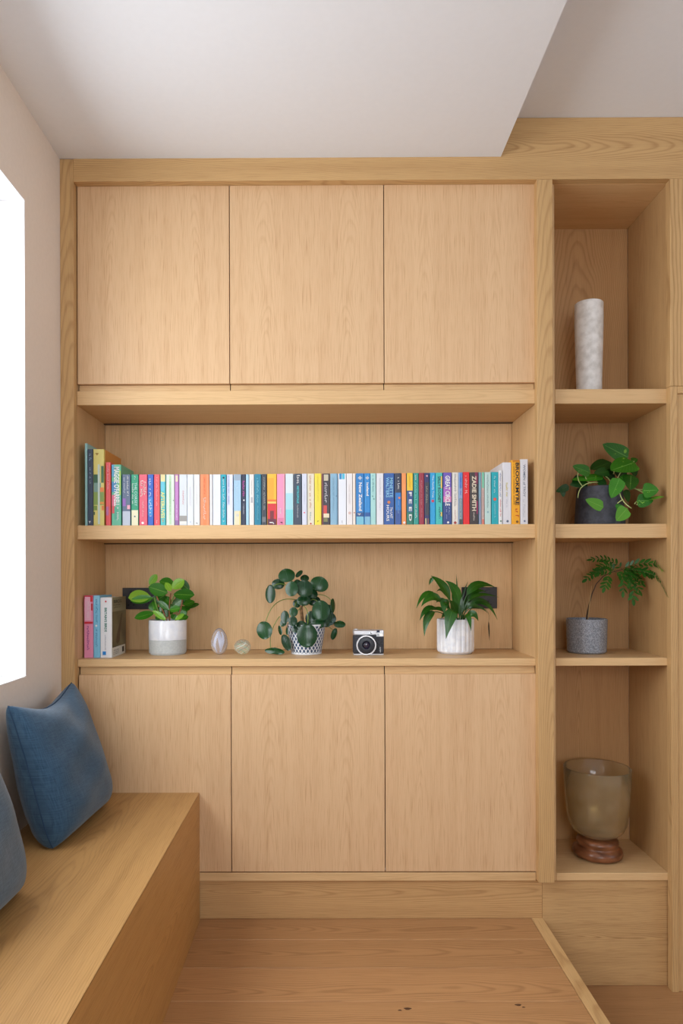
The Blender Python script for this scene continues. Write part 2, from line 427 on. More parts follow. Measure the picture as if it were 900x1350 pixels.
# ---------------------------------------------------------------- cushions
def linen(name, c1, c2):
    m, N, L, p = new_mat(name)
    tc = N.new('ShaderNodeTexCoord')
    outs = []
    for st in ((1, 14, 260), (1, 260, 14)):
        mp = N.new('ShaderNodeMapping'); mp.inputs['Scale'].default_value = st
        nz = N.new('ShaderNodeTexNoise'); nz.inputs['Scale'].default_value = 2.2; nz.inputs['Detail'].default_value = 3
        L.new(tc.outputs['Object'], mp.inputs[0]); L.new(mp.outputs[0], nz.inputs['Vector']); outs.append(nz.outputs['Fac'])
    ad = N.new('ShaderNodeMath'); ad.operation = 'ADD'; L.new(outs[0], ad.inputs[0]); L.new(outs[1], ad.inputs[1])
    hf = N.new('ShaderNodeMath'); hf.operation = 'MULTIPLY'; hf.inputs[1].default_value = .5; L.new(ad.outputs[0], hf.inputs[0])
    rp = N.new('ShaderNodeValToRGB'); rp.color_ramp.elements[0].position = .36; rp.color_ramp.elements[1].position = .64
    rp.color_ramp.elements[0].color = lin(c1); rp.color_ramp.elements[1].color = lin(c2)
    L.new(hf.outputs[0], rp.inputs[0]); L.new(rp.outputs[0], p.inputs['Base Color'])
    bp = N.new('ShaderNodeBump'); bp.inputs['Strength'].default_value = .25; bp.inputs['Distance'].default_value = .001
    L.new(hf.outputs[0], bp.inputs['Height']); L.new(bp.outputs[0], p.inputs['Normal'])
    p.inputs['Roughness'].default_value = .9; p.inputs['Specular IOR Level'].default_value = .15
    p.inputs['Sheen Weight'].default_value = .25
    return m

def cushion(loc, lean, yaw, mat, pipe, label, size=.225, th=.098, seed=1):
    t = thing('cushion', loc, label, 'cushion', 'cushions on the bench')
    rn = random.Random(seed); n = 34
    M = Matrix.Rotation(yaw, 4, 'Z') @ Matrix.Rotation(lean, 4, 'Y')
    ph = [rn.uniform(0, 6.28) for _ in range(6)]
    def P(u, v, side):
        # u along the wall (Y), v up (Z), thickness along X; edges bow in, top edge sags between its ears
        yy = size * u * (1 - .055 * (1 - v * v)); zz = size * v * (1 - .05 * (1 - u * u))
        if v > 0: zz -= size * .17 * v ** 2 * max(0, 1 - u * u) ** 1.3
        if v < 0: yy *= 1 - .10 * abs(u) ** 3 * v ** 4
        e = max(0, (1 - u * u) * (1 - (v * v if v > 0 else abs(v) ** 3)))
        h = th * e ** .33 * (1 - .14 * v)
        h += .006 * e * math.sin(5 * u + 3.5 * v + ph[0]) + .004 * e * math.sin(9 * v - 4 * u + ph[1])
        # creases running out of the lower near corner and the chop at the top
        h -= .012 * e ** .5 * math.exp(-((v + .70 + .35 * (u + .75)) / .07) ** 2) * math.exp(-((u + .55) / .4) ** 2)
        h -= .014 * e ** .4 * math.exp(-((u - .25 - .4 * (v - .8)) / .18) ** 2) * max(0, v) ** 2
        if v < -.8: h *= 1.0
        q = M @ Vector((side * h, yy, zz + size * .93))
        return Vector(loc) + q
    bm = bmesh.new(); g = {}
    f = lambda i: math.sin((i / n - .5) * PI)
    for i in range(n + 1):
        for j in range(n + 1):
            for s in (1, -1):
                edge = i in (0, n) or j in (0, n)
                key = (i, j, 0 if edge else s)
                if key not in g: g[key] = bm.verts.new(P(f(i), f(j), s))
    K = lambda i, j, s: g[(i, j, 0 if (i in (0, n) or j in (0, n)) else s)]
    for i in range(n):
        for j in range(n):
            for s in (1, -1):
                q = (K(i, j, s), K(i + 1, j, s), K(i + 1, j + 1, s), K(i, j + 1, s))
                if len(set(q)) == 4: bm.faces.new(q if s > 0 else q[::-1])
    bmesh.ops.recalc_face_normals(bm, faces=bm.faces)
    lift = loc[2] - min(v.co.z for v in bm.verts)
    bmesh.ops.translate(bm, verts=bm.verts, vec=(0, 0, lift))
    c = obj('cover', bm, mat, t, smooth='all')
    ring = [(-1, -1 + 2 * k / 20) for k in range(20)] + [(-1 + 2 * k / 20, 1) for k in range(20)] + [(1, 1 - 2 * k / 20) for k in range(20)] + [(1 - 2 * k / 20, -1) for k in range(21)]
    obj('piping', tube([P(u, v, 1) + Vector((0, 0, lift + .001)) for u, v in ring], .0022, n=6), pipe, c, smooth='all')
    return t
M_LIN1 = linen('blue_linen', (42, 68, 92), (64, 94, 118)); M_LIN2 = linen('slate_linen', (58, 78, 96), (84, 106, 124))
cushion((-.815, -.345, BZ + .004), math.radians(-16), math.radians(-3), M_LIN1, plain((38, 66, 94), .9), 'blue linen cushion with pointed corners leaning on the wall near the cupboards')
cushion((-.82, -1.03, BZ + .004), math.radians(-15), math.radians(-2), M_LIN2, plain((52, 70, 86), .9), 'slate grey-blue linen cushion cut off by the left edge of the picture', seed=5)

#PART2
# ---------------------------------------------------------------- lettering
TXT = {}
def text_mesh(s):
    if s not in TXT:
        cu = bpy.data.curves.new('txt', 'FONT'); cu.body = s.lstrip('!'); cu.resolution_u = 2; cu.offset = .028 if s[0] == '!' else .012
        o = bpy.data.objects.new('txt', cu); COL.objects.link(o)
        bpy.context.view_layer.update()
        me = bpy.data.meshes.new_from_object(o.evaluated_get(bpy.context.evaluated_depsgraph_get()))
        bpy.data.objects.remove(o); bpy.data.curves.remove(cu)
        TXT[s] = me
    return TXT[s]

def lettering(s, O, ex, ey, length, height, col, parent, name='lettering', rough=.5):
    """flat letters: O = start corner, ex = reading direction, ey = up direction, fitted to length x height"""
    bm = bmesh.new()
    if s.startswith('~'):                      # writing too small to read in the photograph: fine strokes
        rn = random.Random(s + str(round(O.x, 3))); x = 0
        while x < length:
            wd = height * rn.uniform(.35, .75); hh = height * rn.choice((.62, .62, .95))
            if x + wd > length: break
            if rn.random() > .12:
                th = min(height * .22, wd * .5)
                for (a0, a1, c0, c1) in ((x, x + th, 0, hh), (x, x + wd, rn.choice((0, hh - th, hh / 2 - th / 2)), None)):
                    c1 = c0 + th if c1 is None else c1
                    vs = [bm.verts.new(O + ex * p + ey * q) for p, q in ((a0, c0), (a1, c0), (a1, c1), (a0, c1))]
                    bm.faces.new(vs)
            x += wd + height * .16
        if not bm.verts: return None
    else:
        bm.from_mesh(text_mesh(s))
        xs = [v.co.x for v in bm.verts]; ys = [v.co.y for v in bm.verts]
        x0, x1, y0, y1 = min(xs), max(xs), min(ys), max(ys)
        for v in bm.verts:
            v.co = O + ex * ((v.co.x - x0) / (x1 - x0) * length) + ey * ((v.co.y - y0) / (y1 - y0) * height)
    return obj(name, bm, plain(col, rough), parent)

# ---------------------------------------------------------------- books
DN, RT, UPV = Vector((0, 0, -1)), Vector((1, 0, 0)), Vector((0, 0, 1))
def book(px0, px1, pytop, zb, ysp, depth, col, bands, texts, label, group, cat='book', board=None):
    ink = lambda c: tuple(int(v * (.93 if max(c) > 150 else 1)) for v in c)      # printed card is never paper white
    col = ink(col); bands = [q[:4] + (ink(q[4]),) for q in bands]; texts = [q[:5] + (ink(q[5]),) for q in texts]
    x0 = at(px0, 700 if zb > 1.2 else 830, ysp).x + .0003; x1 = at(px1, 700 if zb > 1.2 else 830, ysp).x - .0003
    z1 = at((px0 + px1) / 2, pytop, ysp).z; zb += .0004
    t = thing('book', ((x0 + x1) / 2, ysp + depth / 2, zb), label, cat, group)
    wd = x1 - x0; tk = min(.0016, wd * .18); c = min(.002, wd * .2); y0, y1 = ysp, ysp + depth
    prof = [(x0, y1), (x0, y0 + c), (x0 + c * .4, y0 + c * .3), (x0 + c, y0), (x1 - c, y0), (x1 - c * .4, y0 + c * .3), (x1, y0 + c), (x1, y1), (x1 - tk, y1), (x1 - tk, y0 + tk + c), (x0 + tk, y0 + tk + c), (x0 + tk, y1)]
    bm = bmesh.new()
    A = [bm.verts.new((x, y, zb)) for x, y in prof]; B = [bm.verts.new((x, y, z1)) for x, y in prof]
    n = len(prof)
    for i in range(n): bm.faces.new((A[i], A[(i + 1) % n], B[(i + 1) % n], B[i]))
    bm.faces.new(A[::-1]); bm.faces.new(B); bmesh.ops.recalc_face_normals(bm, faces=bm.faces)
    cv = obj('cover', bm, plain(col, .38), t)
    obj('pages', box(x0 + tk + .0002, x1 - tk - .0002, y0 + tk + c + .0002, y1 - .003, zb + .0015, z1 - .0018, 0), plain((236, 228, 208), .85), t)
    H = z1 - zb
    for i, (f0, f1, u0, u1, bc) in enumerate(bands):
        e = .00025 * (1 + .4 * i)
        a0 = x0 + wd * u0 + (c * .8 if u0 <= 0 else 0); a1 = x0 + wd * u1 - (c * .8 if u1 >= 1 else 0)
        obj('spine_band', box(a0, a1, y0 - e, y0 + .0001, z1 - H * f1, z1 - H * f0, 0), plain(bc, .38), cv)
    for (s, f0, f1, u0, u1, tc) in texts:
        if s == 'o':                                   # round emblem
            bm = bmesh.new(); cx, cz, r = x0 + wd * (u0 + u1) / 2, z1 - H * (f0 + f1) / 2, wd * (u1 - u0) / 2
            vs = [bm.verts.new((cx + r * math.cos(a), y0 - .0012, cz + r * math.sin(a))) for a in [2 * PI * i / 14 for i in range(14)]]
            bm.faces.new(vs); obj('emblem', bm, plain(tc, .4), cv); continue
        if s == 'star':                                # compass emblem
            bm = bmesh.new(); cx, cz, r = x0 + wd * (u0 + u1) / 2, z1 - H * (f0 + f1) / 2, wd * (u1 - u0) / 2
            ring = [2 * PI * i / 16 for i in range(16)]
            A = [bm.verts.new((cx + r * .62 * math.cos(a), y0 - .0012, cz + r * .62 * math.sin(a))) for a in ring]
            B = [bm.verts.new((cx + r * .42 * math.cos(a), y0 - .0012, cz + r * .42 * math.sin(a))) for a in ring]
            for i in range(16): bm.faces.new((A[i], A[(i + 1) % 16], B[(i + 1) % 16], B[i]))
            for q in ((r * 1.25, r * .12), (r * .12, r * 1.25)):
                vs = [bm.verts.new((cx + q[1] * i, y0 - .0013, cz + q[0] * j)) for i, j in ((0, 1), (1, 0), (0, -1), (-1, 0))]
                bm.faces.new(vs)
            obj('emblem', bm, plain(tc, .4), cv); continue
        lettering(s, Vector((x0 + wd * u0, y0 - .0011, z1 - H * f0)), DN, RT, H * (f1 - f0), wd * (u1 - u0), tc, cv)
    return t, (x0, x1, y0, y1, zb, z1)

W_, K_ = (245, 245, 245), (30, 30, 34)
ROW = [
 (111.8,115.4,584.5,(150,200,202),[],[],'tall thin pale teal book against the left side of the book shelf',.20),
 (115.6,122.8,592.2,(46,62,84),[],[('~1',.06,.17,.3,.75,(150,190,220)),('~2',.24,.47,.35,.65,(170,200,225)),('~3',.94,.97,.2,.8,W_)],'tall dark navy book beside the yellow illustrated hardback',.19),
 (123.0,137.6,592.2,(222,208,112),[(.33,.47,0,.42,(30,86,56)),(.22,.44,.72,1,(40,96,50)),(.44,.56,.05,.7,(120,160,150)),(.50,.56,.62,1,(232,130,40)),(.56,.73,0,1,(128,158,66)),(.69,.72,.6,1,(238,150,40)),(.74,.80,0,.35,(110,140,50)),(.74,.80,.78,1,(235,120,40)),(.82,.86,0,.15,(40,80,50)),(.20,.98,.42,.60,(196,214,206))],[('~4',.05,.13,.2,.7,(190,150,60)),('~5',.30,.66,.44,.58,(120,150,170))],'thick yellow hardback with green landscape picture on its spine',.215),
 (139.4,146.2,609.5,(226,66,74),[(.70,.84,0,.55,(178,92,150)),(0,1,.78,1,(238,84,66))],[('~6',.05,.44,.3,.7,(250,180,190)),('~7',.95,.98,.3,.8,W_)],'slim coral red book right of the yellow illustrated hardback',.17),
 (147.0,160.0,612.5,(92,186,150),[(.0,.2,0,.3,(70,160,200)),(.28,.45,0,.5,(40,130,190)),(.50,.68,0,.45,(226,90,130)),(.68,.80,0,.35,(214,60,70)),(.1,.5,.80,1,(180,214,80)),(.70,.9,.3,.6,(60,170,140))],[("!MAGGIE O'FARRELL",.04,.68,.26,.84,W_),('~8',.70,.95,.55,.85,W_)],'thick green multicoloured book with large white capitals',.175),
 (161.0,172.2,625.5,(82,100,128),[(.72,1,0,1,(196,208,224)),(.47,.62,0,.42,(150,96,190)),(.60,.68,.6,1,(240,170,190))],[('~9',.03,.45,.58,.80,W_),('~10',.03,.40,.2,.42,(200,210,225))],'slate blue book with pale lower half and purple flower',.13),
 (172.8,182.6,625.5,(26,150,112),[(.70,1,0,1,(246,242,206)),(0,1,0,.06,(20,50,70))],[('THE CORSET',.16,.62,.48,.82,(190,235,225)),('~11',.18,.60,.14,.40,W_),('~12',.03,.10,.45,.65,W_),('o',.80,.85,.4,.62,(90,110,120))],'emerald green book with cream lower third',.13),
 (183.2,194.4,625.5,(238,98,122),[],[('~13',.12,.46,.2,.56,(255,240,230)),('~14',.10,.42,.55,.88,(255,225,215)),('~15',.52,.84,.4,.62,(255,200,205)),('o',.93,.97,.3,.6,W_)],'rose pink book with bold white title, right of the emerald one',.13),
 (194.8,202.4,625.5,(40,104,206),[(.45,.8,.1,.8,(62,150,226))],[('~16',.08,.70,.22,.78,(210,230,255)),('~17',.74,.86,.3,.7,W_)],'bright blue slim book with white script between two pink ones',.13),
 (202.9,211.0,625.5,(240,88,104),[(0,1,.72,1,(246,100,90))],[('~18',.06,.64,.38,.62,(255,200,200)),('~19',.90,.98,.4,.6,W_)],'coral pink slim book right of the bright blue script one',.13),
 (211.4,218.4,625.5,(86,200,206),[(0,.14,0,1,(240,222,160)),(.14,.32,.1,.7,(110,206,230))],[('!AFTERLIVES',.34,.86,.12,.80,(246,236,140)),('~20',.88,.94,.3,.7,(240,200,120))],'turquoise and sand book with pale yellow letters',.13),
 (219.0,230.0,625.5,(228,240,228),[(.02,.98,.38,.62,(196,232,190))],[('~21',.10,.80,.42,.58,(150,200,150)),('o',.49,.53,.82,.94,(90,110,110))],'pale mint white book with light green stripe',.13),
 (230.4,236.0,625.5,(206,142,208),[(.02,.14,.2,.75,(240,226,190)),(.90,1,0,1,(150,120,170)),(0,1,.8,1,(150,60,150))],[('~22',.6,.86,.35,.65,(240,220,245))],'slim lilac purple book left of centre',.13),
 (236.2,246.7,625.5,(226,234,238),[(.81,.92,.05,.95,(166,164,160)),(.92,.97,.1,.9,(240,240,236))],[('~23',.32,.60,.42,.62,(236,160,170))],'pale grey-white book with grey photo strip at its foot',.13),
 (246.9,255.2,625.5,(234,240,248),[],[('~24',.10,.13,.25,.75,(150,160,175)),('~25',.25,.62,.4,.6,(226,214,220)),('o',.92,.95,.4,.6,(190,205,225))],'plain white book beside the photo-footed grey-white one',.13),
 (255.5,263.5,625.5,(238,242,240),[],[('~26',.95,.99,.3,.8,(130,130,140)),('~27',.2,.6,.42,.58,(225,220,232))],'plain white book directly left of the orange one',.13),
 (264.0,276.0,625.5,(255,156,110),[(0,1,.30,.70,(255,146,92))],[('~28',.06,.40,.38,.58,(236,120,84)),('~29',.46,.90,.34,.66,(255,226,206))],'apricot orange book standing among white ones',.13),
 (276.4,280.0,625.5,(244,244,244),[],[],'very thin white book right of the apricot orange one',.13),
 (280.4,291.0,625.5,(236,240,250),[(0,1,0,.06,(60,84,120))],[],'white book with a dark blue left edge',.13),
 (291.3,298.4,625.5,(42,180,200),[(0,1,.9,1,(20,110,140))],[('~30',.09,.94,.34,.68,(236,250,252)),('o',.05,.08,.3,.7,(20,60,80))],'slim turquoise book with white letters along its whole spine',.13),
 (298.9,307.2,625.5,(236,238,250),[(0,.6,0,.5,(214,220,246))],[('~31',.03,.58,.24,.42,(130,140,200))],'lavender white book with small blue-violet letters',.13),
 (308.2,317.8,625.3,(176,214,240),[(.72,1,0,1,(240,232,196)),(0,.12,0,1,(160,180,200)),(.72,1,.78,1,(250,216,110))],[('~32',.15,.6,.36,.6,(200,230,246)),('o',.77,.84,.3,.7,(220,220,214))],'light sky blue book with cream and yellow foot',.13),
 (318.2,324.0,625.3,(52,58,80),[],[('~33',.13,.46,.30,.78,(246,90,196)),('o',.49,.53,.4,.75,W_),('~34',.58,.80,.38,.7,(210,214,225))],'dark slate slim book with magenta title',.13),
 (324.2,328.2,625.3,(176,220,242),[],[],'thin pale blue book right of the magenta-lettered one',.13),
 (328.6,335.0,625.3,(240,238,234),[(.45,.56,.3,.75,(190,190,196))],[('~35',.12,.4,.4,.6,(200,200,200))],'slim off-white book left of a teal blue one',.13),
 (335.4,344.5,625.0,(32,136,166),[(0,1,.88,1,(20,96,126))],[('~36',.08,.58,.34,.62,(150,220,236)),('~37',.62,.90,.38,.62,(120,200,220))],'teal blue book left of the charcoal and orange ones',.13),
 (344.8,351.6,625.0,(58,64,74),[(.84,.94,.1,.8,(110,112,116))],[('~38',.03,.72,.38,.72,(196,196,190))],'charcoal slim book with pale letters left of the yellow-red one',.13),
 (352.0,364.8,624.8,(250,196,60),[(.08,.50,0,.7,(252,176,52)),(.50,.54,0,1,(250,120,50)),(.54,.58,0,1,(255,210,110)),(.58,1,0,1,(226,52,62)),(.72,.9,.3,.7,(120,40,50)),(.88,1,0,1,(96,40,60))],[('~39',.94,.98,.25,.75,W_)],'thick book with yellow-orange upper half and red lower half',.13),
 (365.2,375.8,624.8,(246,158,196),[(0,1,.82,1,(255,180,186)),(.86,1,.1,.85,(232,130,170))],[('~40',.67,.80,.36,.60,W_),('~41',.94,.98,.4,.8,K_)],'candy pink book in the middle of the row',.13),
 (376.2,386.8,624.5,(222,236,240),[(.38,.7,0,1,(176,226,238)),(.70,1,0,1,(130,222,230))],[],'book fading from white at the top to aqua at the foot',.13),
 (387.2,397.7,624.5,(52,66,84),[],[('!METROPOLIS',.24,.58,.38,.66,(80,206,214)),('~42',.03,.22,.38,.82,(240,240,240)),('~43',.61,.86,.42,.58,(220,226,230))],'dark blue-grey book with aqua capitals',.13),
 (398.1,404.8,624.5,(222,226,244),[],[('o',.74,.78,.3,.6,(230,110,130)),('~44',.2,.6,.4,.6,(200,205,228))],'pale lavender slim book right of the dark aqua-lettered one',.13),
 (405.2,414.4,624.5,(238,228,206),[(0,1,0,.08,(120,170,150))],[('~45',.04,.68,.30,.56,(206,130,80)),('~46',.75,.92,.32,.55,(130,170,180)),('o',.96,.99,.35,.6,(190,50,50))],'cream book with rust coloured small letters',.13),
 (414.8,423.8,624.3,(250,230,62),[(0,1,.86,1,(240,210,40))],[('~47',.06,.55,.42,.6,(226,200,50)),('~48',.92,.96,.4,.7,(80,80,40))],'lemon yellow book left of a black floral one',.13),
 (424.2,435.0,624.3,(46,42,52),[(0,1,0,.12,(150,30,50)),(.02,.14,.25,.8,(206,196,170)),(.62,.78,.2,.62,(216,70,64)),(.78,.86,.2,.9,(240,226,190)),(.87,.94,.2,.7,(120,120,70))],[('~49',.18,.60,.34,.74,(226,222,226))],'black book with floral ornament and pale curling title',.13),
 (435.4,445.2,624.3,(140,186,212),[(0,1,.8,1,(110,160,190))],[('~50',.1,.8,.35,.55,(120,166,192)),('o',.42,.46,.75,.9,(60,90,120))],'steel blue book right of the black floral one',.13),
 (445.6,456.6,624.3,(238,242,250),[(.0,.11,.15,.45,(30,140,200)),(.0,.11,.5,.8,(80,200,230))],[('~51',.92,.98,.4,.6,(170,170,180))],'white book with a blue block at the top of its spine',.13),
 (457.0,464.8,624.2,(242,238,238),[],[('o',.74,.80,.25,.75,(226,196,190)),('~52',.2,.6,.4,.6,(216,206,206))],'white book right of the one with the blue block',.13),
 (465.2,468.8,624.2,(246,234,222),[],[('o',.74,.79,.25,.75,(206,130,110))],'thin cream white book left of two sky blue travel guides',.13),
 (469.2,480.0,624.0,(22,128,204),[(.76,.84,.05,.95,(16,70,130)),(.84,1,.05,.95,(120,196,220))],[('!New Zealand',.18,.73,.34,.74,W_),('star',.03,.15,.2,.8,W_),('~53',.78,.82,.2,.8,W_)],'wider blue travel guide with compass emblem and photo foot',.13),
 (480.3,488.2,624.0,(22,140,216),[(.76,.84,.05,.95,(20,80,150)),(.84,1,.05,.95,(130,190,220))],[('!Iceland',.18,.44,.34,.74,W_),('star',.03,.15,.15,.85,W_)],'narrower blue travel guide with short name and photo foot',.13),
 (488.5,495.7,624.0,(170,222,220),[],[('~54',.04,.38,.34,.62,(70,130,130)),('o',.43,.46,.25,.45,(60,120,90)),('o',.48,.52,.5,.72,(40,110,90))],'pale mint slim book right of the two travel guides',.13),
 (496.0,505.6,624.0,(236,236,242),[],[('~55',.05,.75,.42,.62,(206,204,214))],'white book left of the broad royal blue one',.13),
 (506.0,519.8,623.8,(34,92,170),[(0,1,0,.1,(24,70,140))],[('MINETTE',.09,.47,.56,.86,(150,214,246)),('WALTERS',.08,.47,.20,.50,(150,214,246)),('The LAST',.66,.88,.60,.84,W_),('HOURS',.62,.93,.24,.50,W_),('o',.53,.60,.32,.62,(216,130,70))],'broad royal blue book with pale capitals and copper dot',.13),
 (520.2,529.0,623.8,(40,48,72),[(.38,.72,.1,1,(24,120,200)),(.72,1,.1,1,(40,80,150)),(.46,.50,.55,.85,(236,120,60))],[('~56',.08,.34,.45,.8,W_),('~57',.52,.8,.5,.65,(170,200,230))],'book with near-black top and blue lower half',.13),
 (529.3,535.6,623.8,(252,158,84),[(0,1,.8,1,(246,140,64))],[('o',.94,.98,.3,.8,W_)],'slim light orange book left of the yellow-topped one',.13),
 (535.9,544.6,623.6,(18,112,92),[(0,.34,0,1,(252,206,28)),(.34,.60,0,1,(38,66,130)),(.60,.76,0,1,(24,90,130))],[('!F E E D',.37,.93,.34,.78,W_),('~58',.06,.28,.40,.6,(226,170,20))],'book with yellow top band and blue-green lower spine',.13),
 (544.9,552.0,623.6,(32,148,136),[],[('~59',.04,.16,.3,.7,W_),('~60',.18,.55,.3,.66,(150,226,214)),('~61',.60,.88,.34,.66,W_)],'slim jade green book right of the yellow-topped one',.13),
 (552.3,559.2,623.4,(150,34,58),[],[('~62',.14,.62,.34,.6,(226,150,160)),('~63',.68,.86,.38,.6,(214,140,150))],'dark crimson slim book in the right half of the row',.13),
 (559.5,566.0,623.4,(38,40,96),[(.18,.82,.0,1,(52,54,66)),(.88,1,.1,.4,(200,186,130)),(.88,1,.6,.9,(120,80,80))],[('~64',.26,.6,.3,.66,(176,176,160)),('o',.03,.09,.3,.7,(236,170,190))],'dark navy slim book left of the sky blue one',.13),
 (566.4,574.2,623.2,(18,166,226),[],[('The Family Tree',.05,.48,.34,.72,(226,246,255)),('o',.52,.57,.25,.75,(214,60,90))],'sky blue book with a small red dot',.13),
 (574.6,583.4,623.2,(66,196,190),[(.07,.30,.74,1,(250,200,84)),(.76,.84,.7,1,(240,206,90))],[('SALLY ROONEY',.07,.58,.28,.72,(24,40,50)),('~65',.63,.90,.42,.74,(30,90,100))],'aqua green book with black capitals and yellow shapes',.13),
 (583.8,595.4,623.0,(40,66,130),[(0,.28,0,1,(110,86,190)),(.28,.46,0,1,(176,104,200)),(.46,.57,0,1,(226,130,190))],[('!GREAT CIRCLE',.06,.64,.26,.80,W_),('~66',.66,.82,.66,.80,(200,214,240)),('~67',.66,.90,.36,.52,(180,190,226)),('o',.94,.98,.45,.7,W_)],'broad book shading from violet to navy with white capitals',.13),
 (595.8,604.2,622.8,(240,236,226),[],[('~68',.03,.68,.34,.70,(176,176,180)),('~69',.70,.92,.36,.66,(226,190,190)),('o',.94,.99,.25,.7,(170,60,50))],'off-white book with thin grey capitals and red ring',.13),
 (604.5,610.0,622.8,(150,176,214),[(.0,.3,.2,.8,(90,140,214)),(.5,1,.0,1,(120,140,150)),(.9,1,.1,.9,(60,74,70))],[('~70',.10,.46,.3,.7,(70,110,200)),('~71',.52,.9,.35,.65,(210,220,225))],'slim hazy blue-grey book left of the scarlet one',.13),
 (610.3,619.0,622.3,(240,20,28),[],[('~72',.07,.48,.28,.68,(255,196,196))],'scarlet red book left of the dark brown one',.13),
 (619.3,630.4,622.6,(58,48,48),[(.0,.22,.6,1,(120,30,70)),(.55,.8,.78,1,(140,30,80))],[('!ZADIE SMITH',.07,.74,.24,.76,(240,226,200)),('~73',.77,.93,.38,.62,(230,220,210))],'broad dark brown book with large cream capitals',.13),
 (630.6,634.4,622.6,(136,176,196),[(.5,1,0,1,(150,160,190))],[],'thin dusty blue book right of the dark brown one',.13),
 (634.6,638.7,622.6,(214,184,176),[(0,.30,0,1,(120,204,170)),(.9,1,0,1,(220,120,100))],[('~74',.34,.9,.3,.7,(170,140,140))],'thin book with green top and pinkish lower spine',.13),
 (639.0,647.2,622.4,(198,226,222),[],[('~75',.05,.70,.36,.62,(120,160,165)),('o',.74,.79,.3,.65,(150,190,200))],'pale grey-green book left of the bright turquoise one',.13),
 (647.6,657.0,622.3,(18,176,190),[],[('~76',.08,.46,.36,.64,(206,244,246)),('o',.48,.56,.25,.70,(232,92,70)),('~77',.60,.88,.42,.6,(180,230,236))],'bright turquoise book with an orange-red dot',.13),
 (657.3,662.2,620.2,(242,242,244),[],[('~78',.05,.50,.25,.65,(70,90,170)),('~79',.54,.86,.3,.7,(226,70,80)),('o',.92,.96,.3,.8,(110,140,120))],'slim white book with blue and red letters',.14),
 (662.6,674.0,609.6,(232,232,238),[],[('~80',.30,.56,.36,.62,(232,216,70)),('~81',.60,.74,.40,.58,(190,192,204)),('o',.93,.97,.4,.68,(90,100,120))],'tall thick white hardback with yellow title letters',.20),
 (674.3,685.4,606.5,(252,178,22),[(0,.03,.1,.9,(210,130,10))],[('!BROOKMYRE',.04,.70,.46,.90,K_),('~82',.04,.70,.22,.38,(120,84,20)),('~83',.72,.90,.46,.86,(214,70,30)),('o',.94,.98,.5,.8,(120,80,20))],'tall amber yellow hardback with heavy black capitals',.19),
 (685.8,696.0,605.5,(232,234,242),[],[('WOMEN of TROY',.08,.58,.36,.66,(110,120,140)),('~84',.62,.90,.34,.62,(206,210,222)),('o',.93,.97,.4,.66,(110,120,150))],'tall white hardback at the right end of the row',.18),
]
rb = random.Random(7)
BOOKS = []
for (a, c, yt, col, bands, texts, label, dep) in ROW:
    o, dims = book(a, c, yt, 1.5108, .012 + rb.uniform(0, .005), dep, col, bands, texts, label, 'books in the long row')
    BOOKS.append((o, dims))
# the big yellow hardback shows its tan cover
o, (x0, x1, y0, y1, z0, z1) = BOOKS[2]
obj('front_cover', box(x1 - .0004, x1 + .0006, y0 + .012, y1 + .002, z0, z1, 0), plain((206, 140, 62), .6), o, label='tan cover board')

# three upright books at the left end of the plant shelf
ZS = .9983
G3 = 'upright books on the plant shelf'
o, dm = book(110.6, 122.8, 785.2, ZS, .050, .15, (240, 150, 186), [(.0,.06,.0,1,(206,30,70)),(.02,.40,.1,.75,(248,190,214)),(.0,.10,.7,1,(214,30,50)),(.13,.24,.78,1,(200,36,44)),(.42,.455,.05,.98,(214,30,54))],
     [('~90', .10, .36, .40, .62, (250, 226, 236)), ('~91', .49, .90, .34, .60, (132, 44, 130))], 'pink book with red lipstick-like band, leftmost of three', G3)
o, dm = book(123.0, 131.8, 785.2, ZS, .050, .15, (132, 204, 238), [(.0,.14,0,1,(146,210,240))], [('~92', .06, .30, .34, .70, (70, 150, 196)), ('~93', .32, .45, .4, .66, (70, 150, 196)), ('o', .46, .51, .3, .62, W_), ('~94', .54, .84, .36, .64, (70, 140, 190))],
     'light blue book standing between the pink and white ones', G3)
o, (x0, x1, y0, y1, z0, z1) = book(132.1, 147.6, 787.8, ZS, .050, .185, (238, 240, 244), [(0, 1, .955, 1, (240, 232, 190))], [("!BRITAIN'S BIRDS", .17, .57, .36, .58, (44, 120, 104)), ('~95', .62, .88, .40, .50, (150, 160, 180)), ('o', .05, .08, .4, .56, (214, 80, 90))],
     'thick white bird guide with photographic cover, rightmost of three', G3)
H = z1 - z0
obj('logo', box(x0 + .009, x0 + .022, y0 - .0014, y0 - .0004, z0 + H * .045, z0 + H * .105, 0), plain((30, 130, 206), .4), o)
# printed front cover facing right
cov = speckle('bird_cover', (62, 58, 36), (120, 112, 80), 9, .3, .35, .7)
fc = obj('front_cover', box(x1 - .0002, x1 + .0008, y0 + .002, y1, z0, z1, 0), cov, o, label='photographic front cover')
obj('cover_band', box(x1 + .0008, x1 + .0012, y0 + .003, y1 - .012, z0, z0 + H * .16, 0), plain((226, 224, 214), .35), fc)
obj('cover_top', box(x1 + .0008, x1 + .0011, y0 + .003, y1 - .001, z0 + H * .76, z1, 0), plain((150, 142, 112), .35), fc)
EY = Vector((0, 1, 0))
lettering('BIRDS', Vector((x1 + .0016, y0 + .02, z0 + H * .90)), EY, UPV, .10, .013, K_, fc)
for zz in (.86, .82): lettering('~c%f' % zz, Vector((x1 + .0016, y0 + .02, z0 + H * zz)), EY, UPV, .09, .006, (60, 56, 44), fc)
for zz in (.10, .07, .04): lettering('~d%f' % zz, Vector((x1 + .0016, y0 + .015, z0 + H * zz)), EY, UPV, .07, .005, K_, fc)
obj('badge', box(x1 + .0012, x1 + .0016, y1 - .055, y1 - .030, z0 + H * .04, z0 + H * .13, 0), plain(K_, .4), fc)
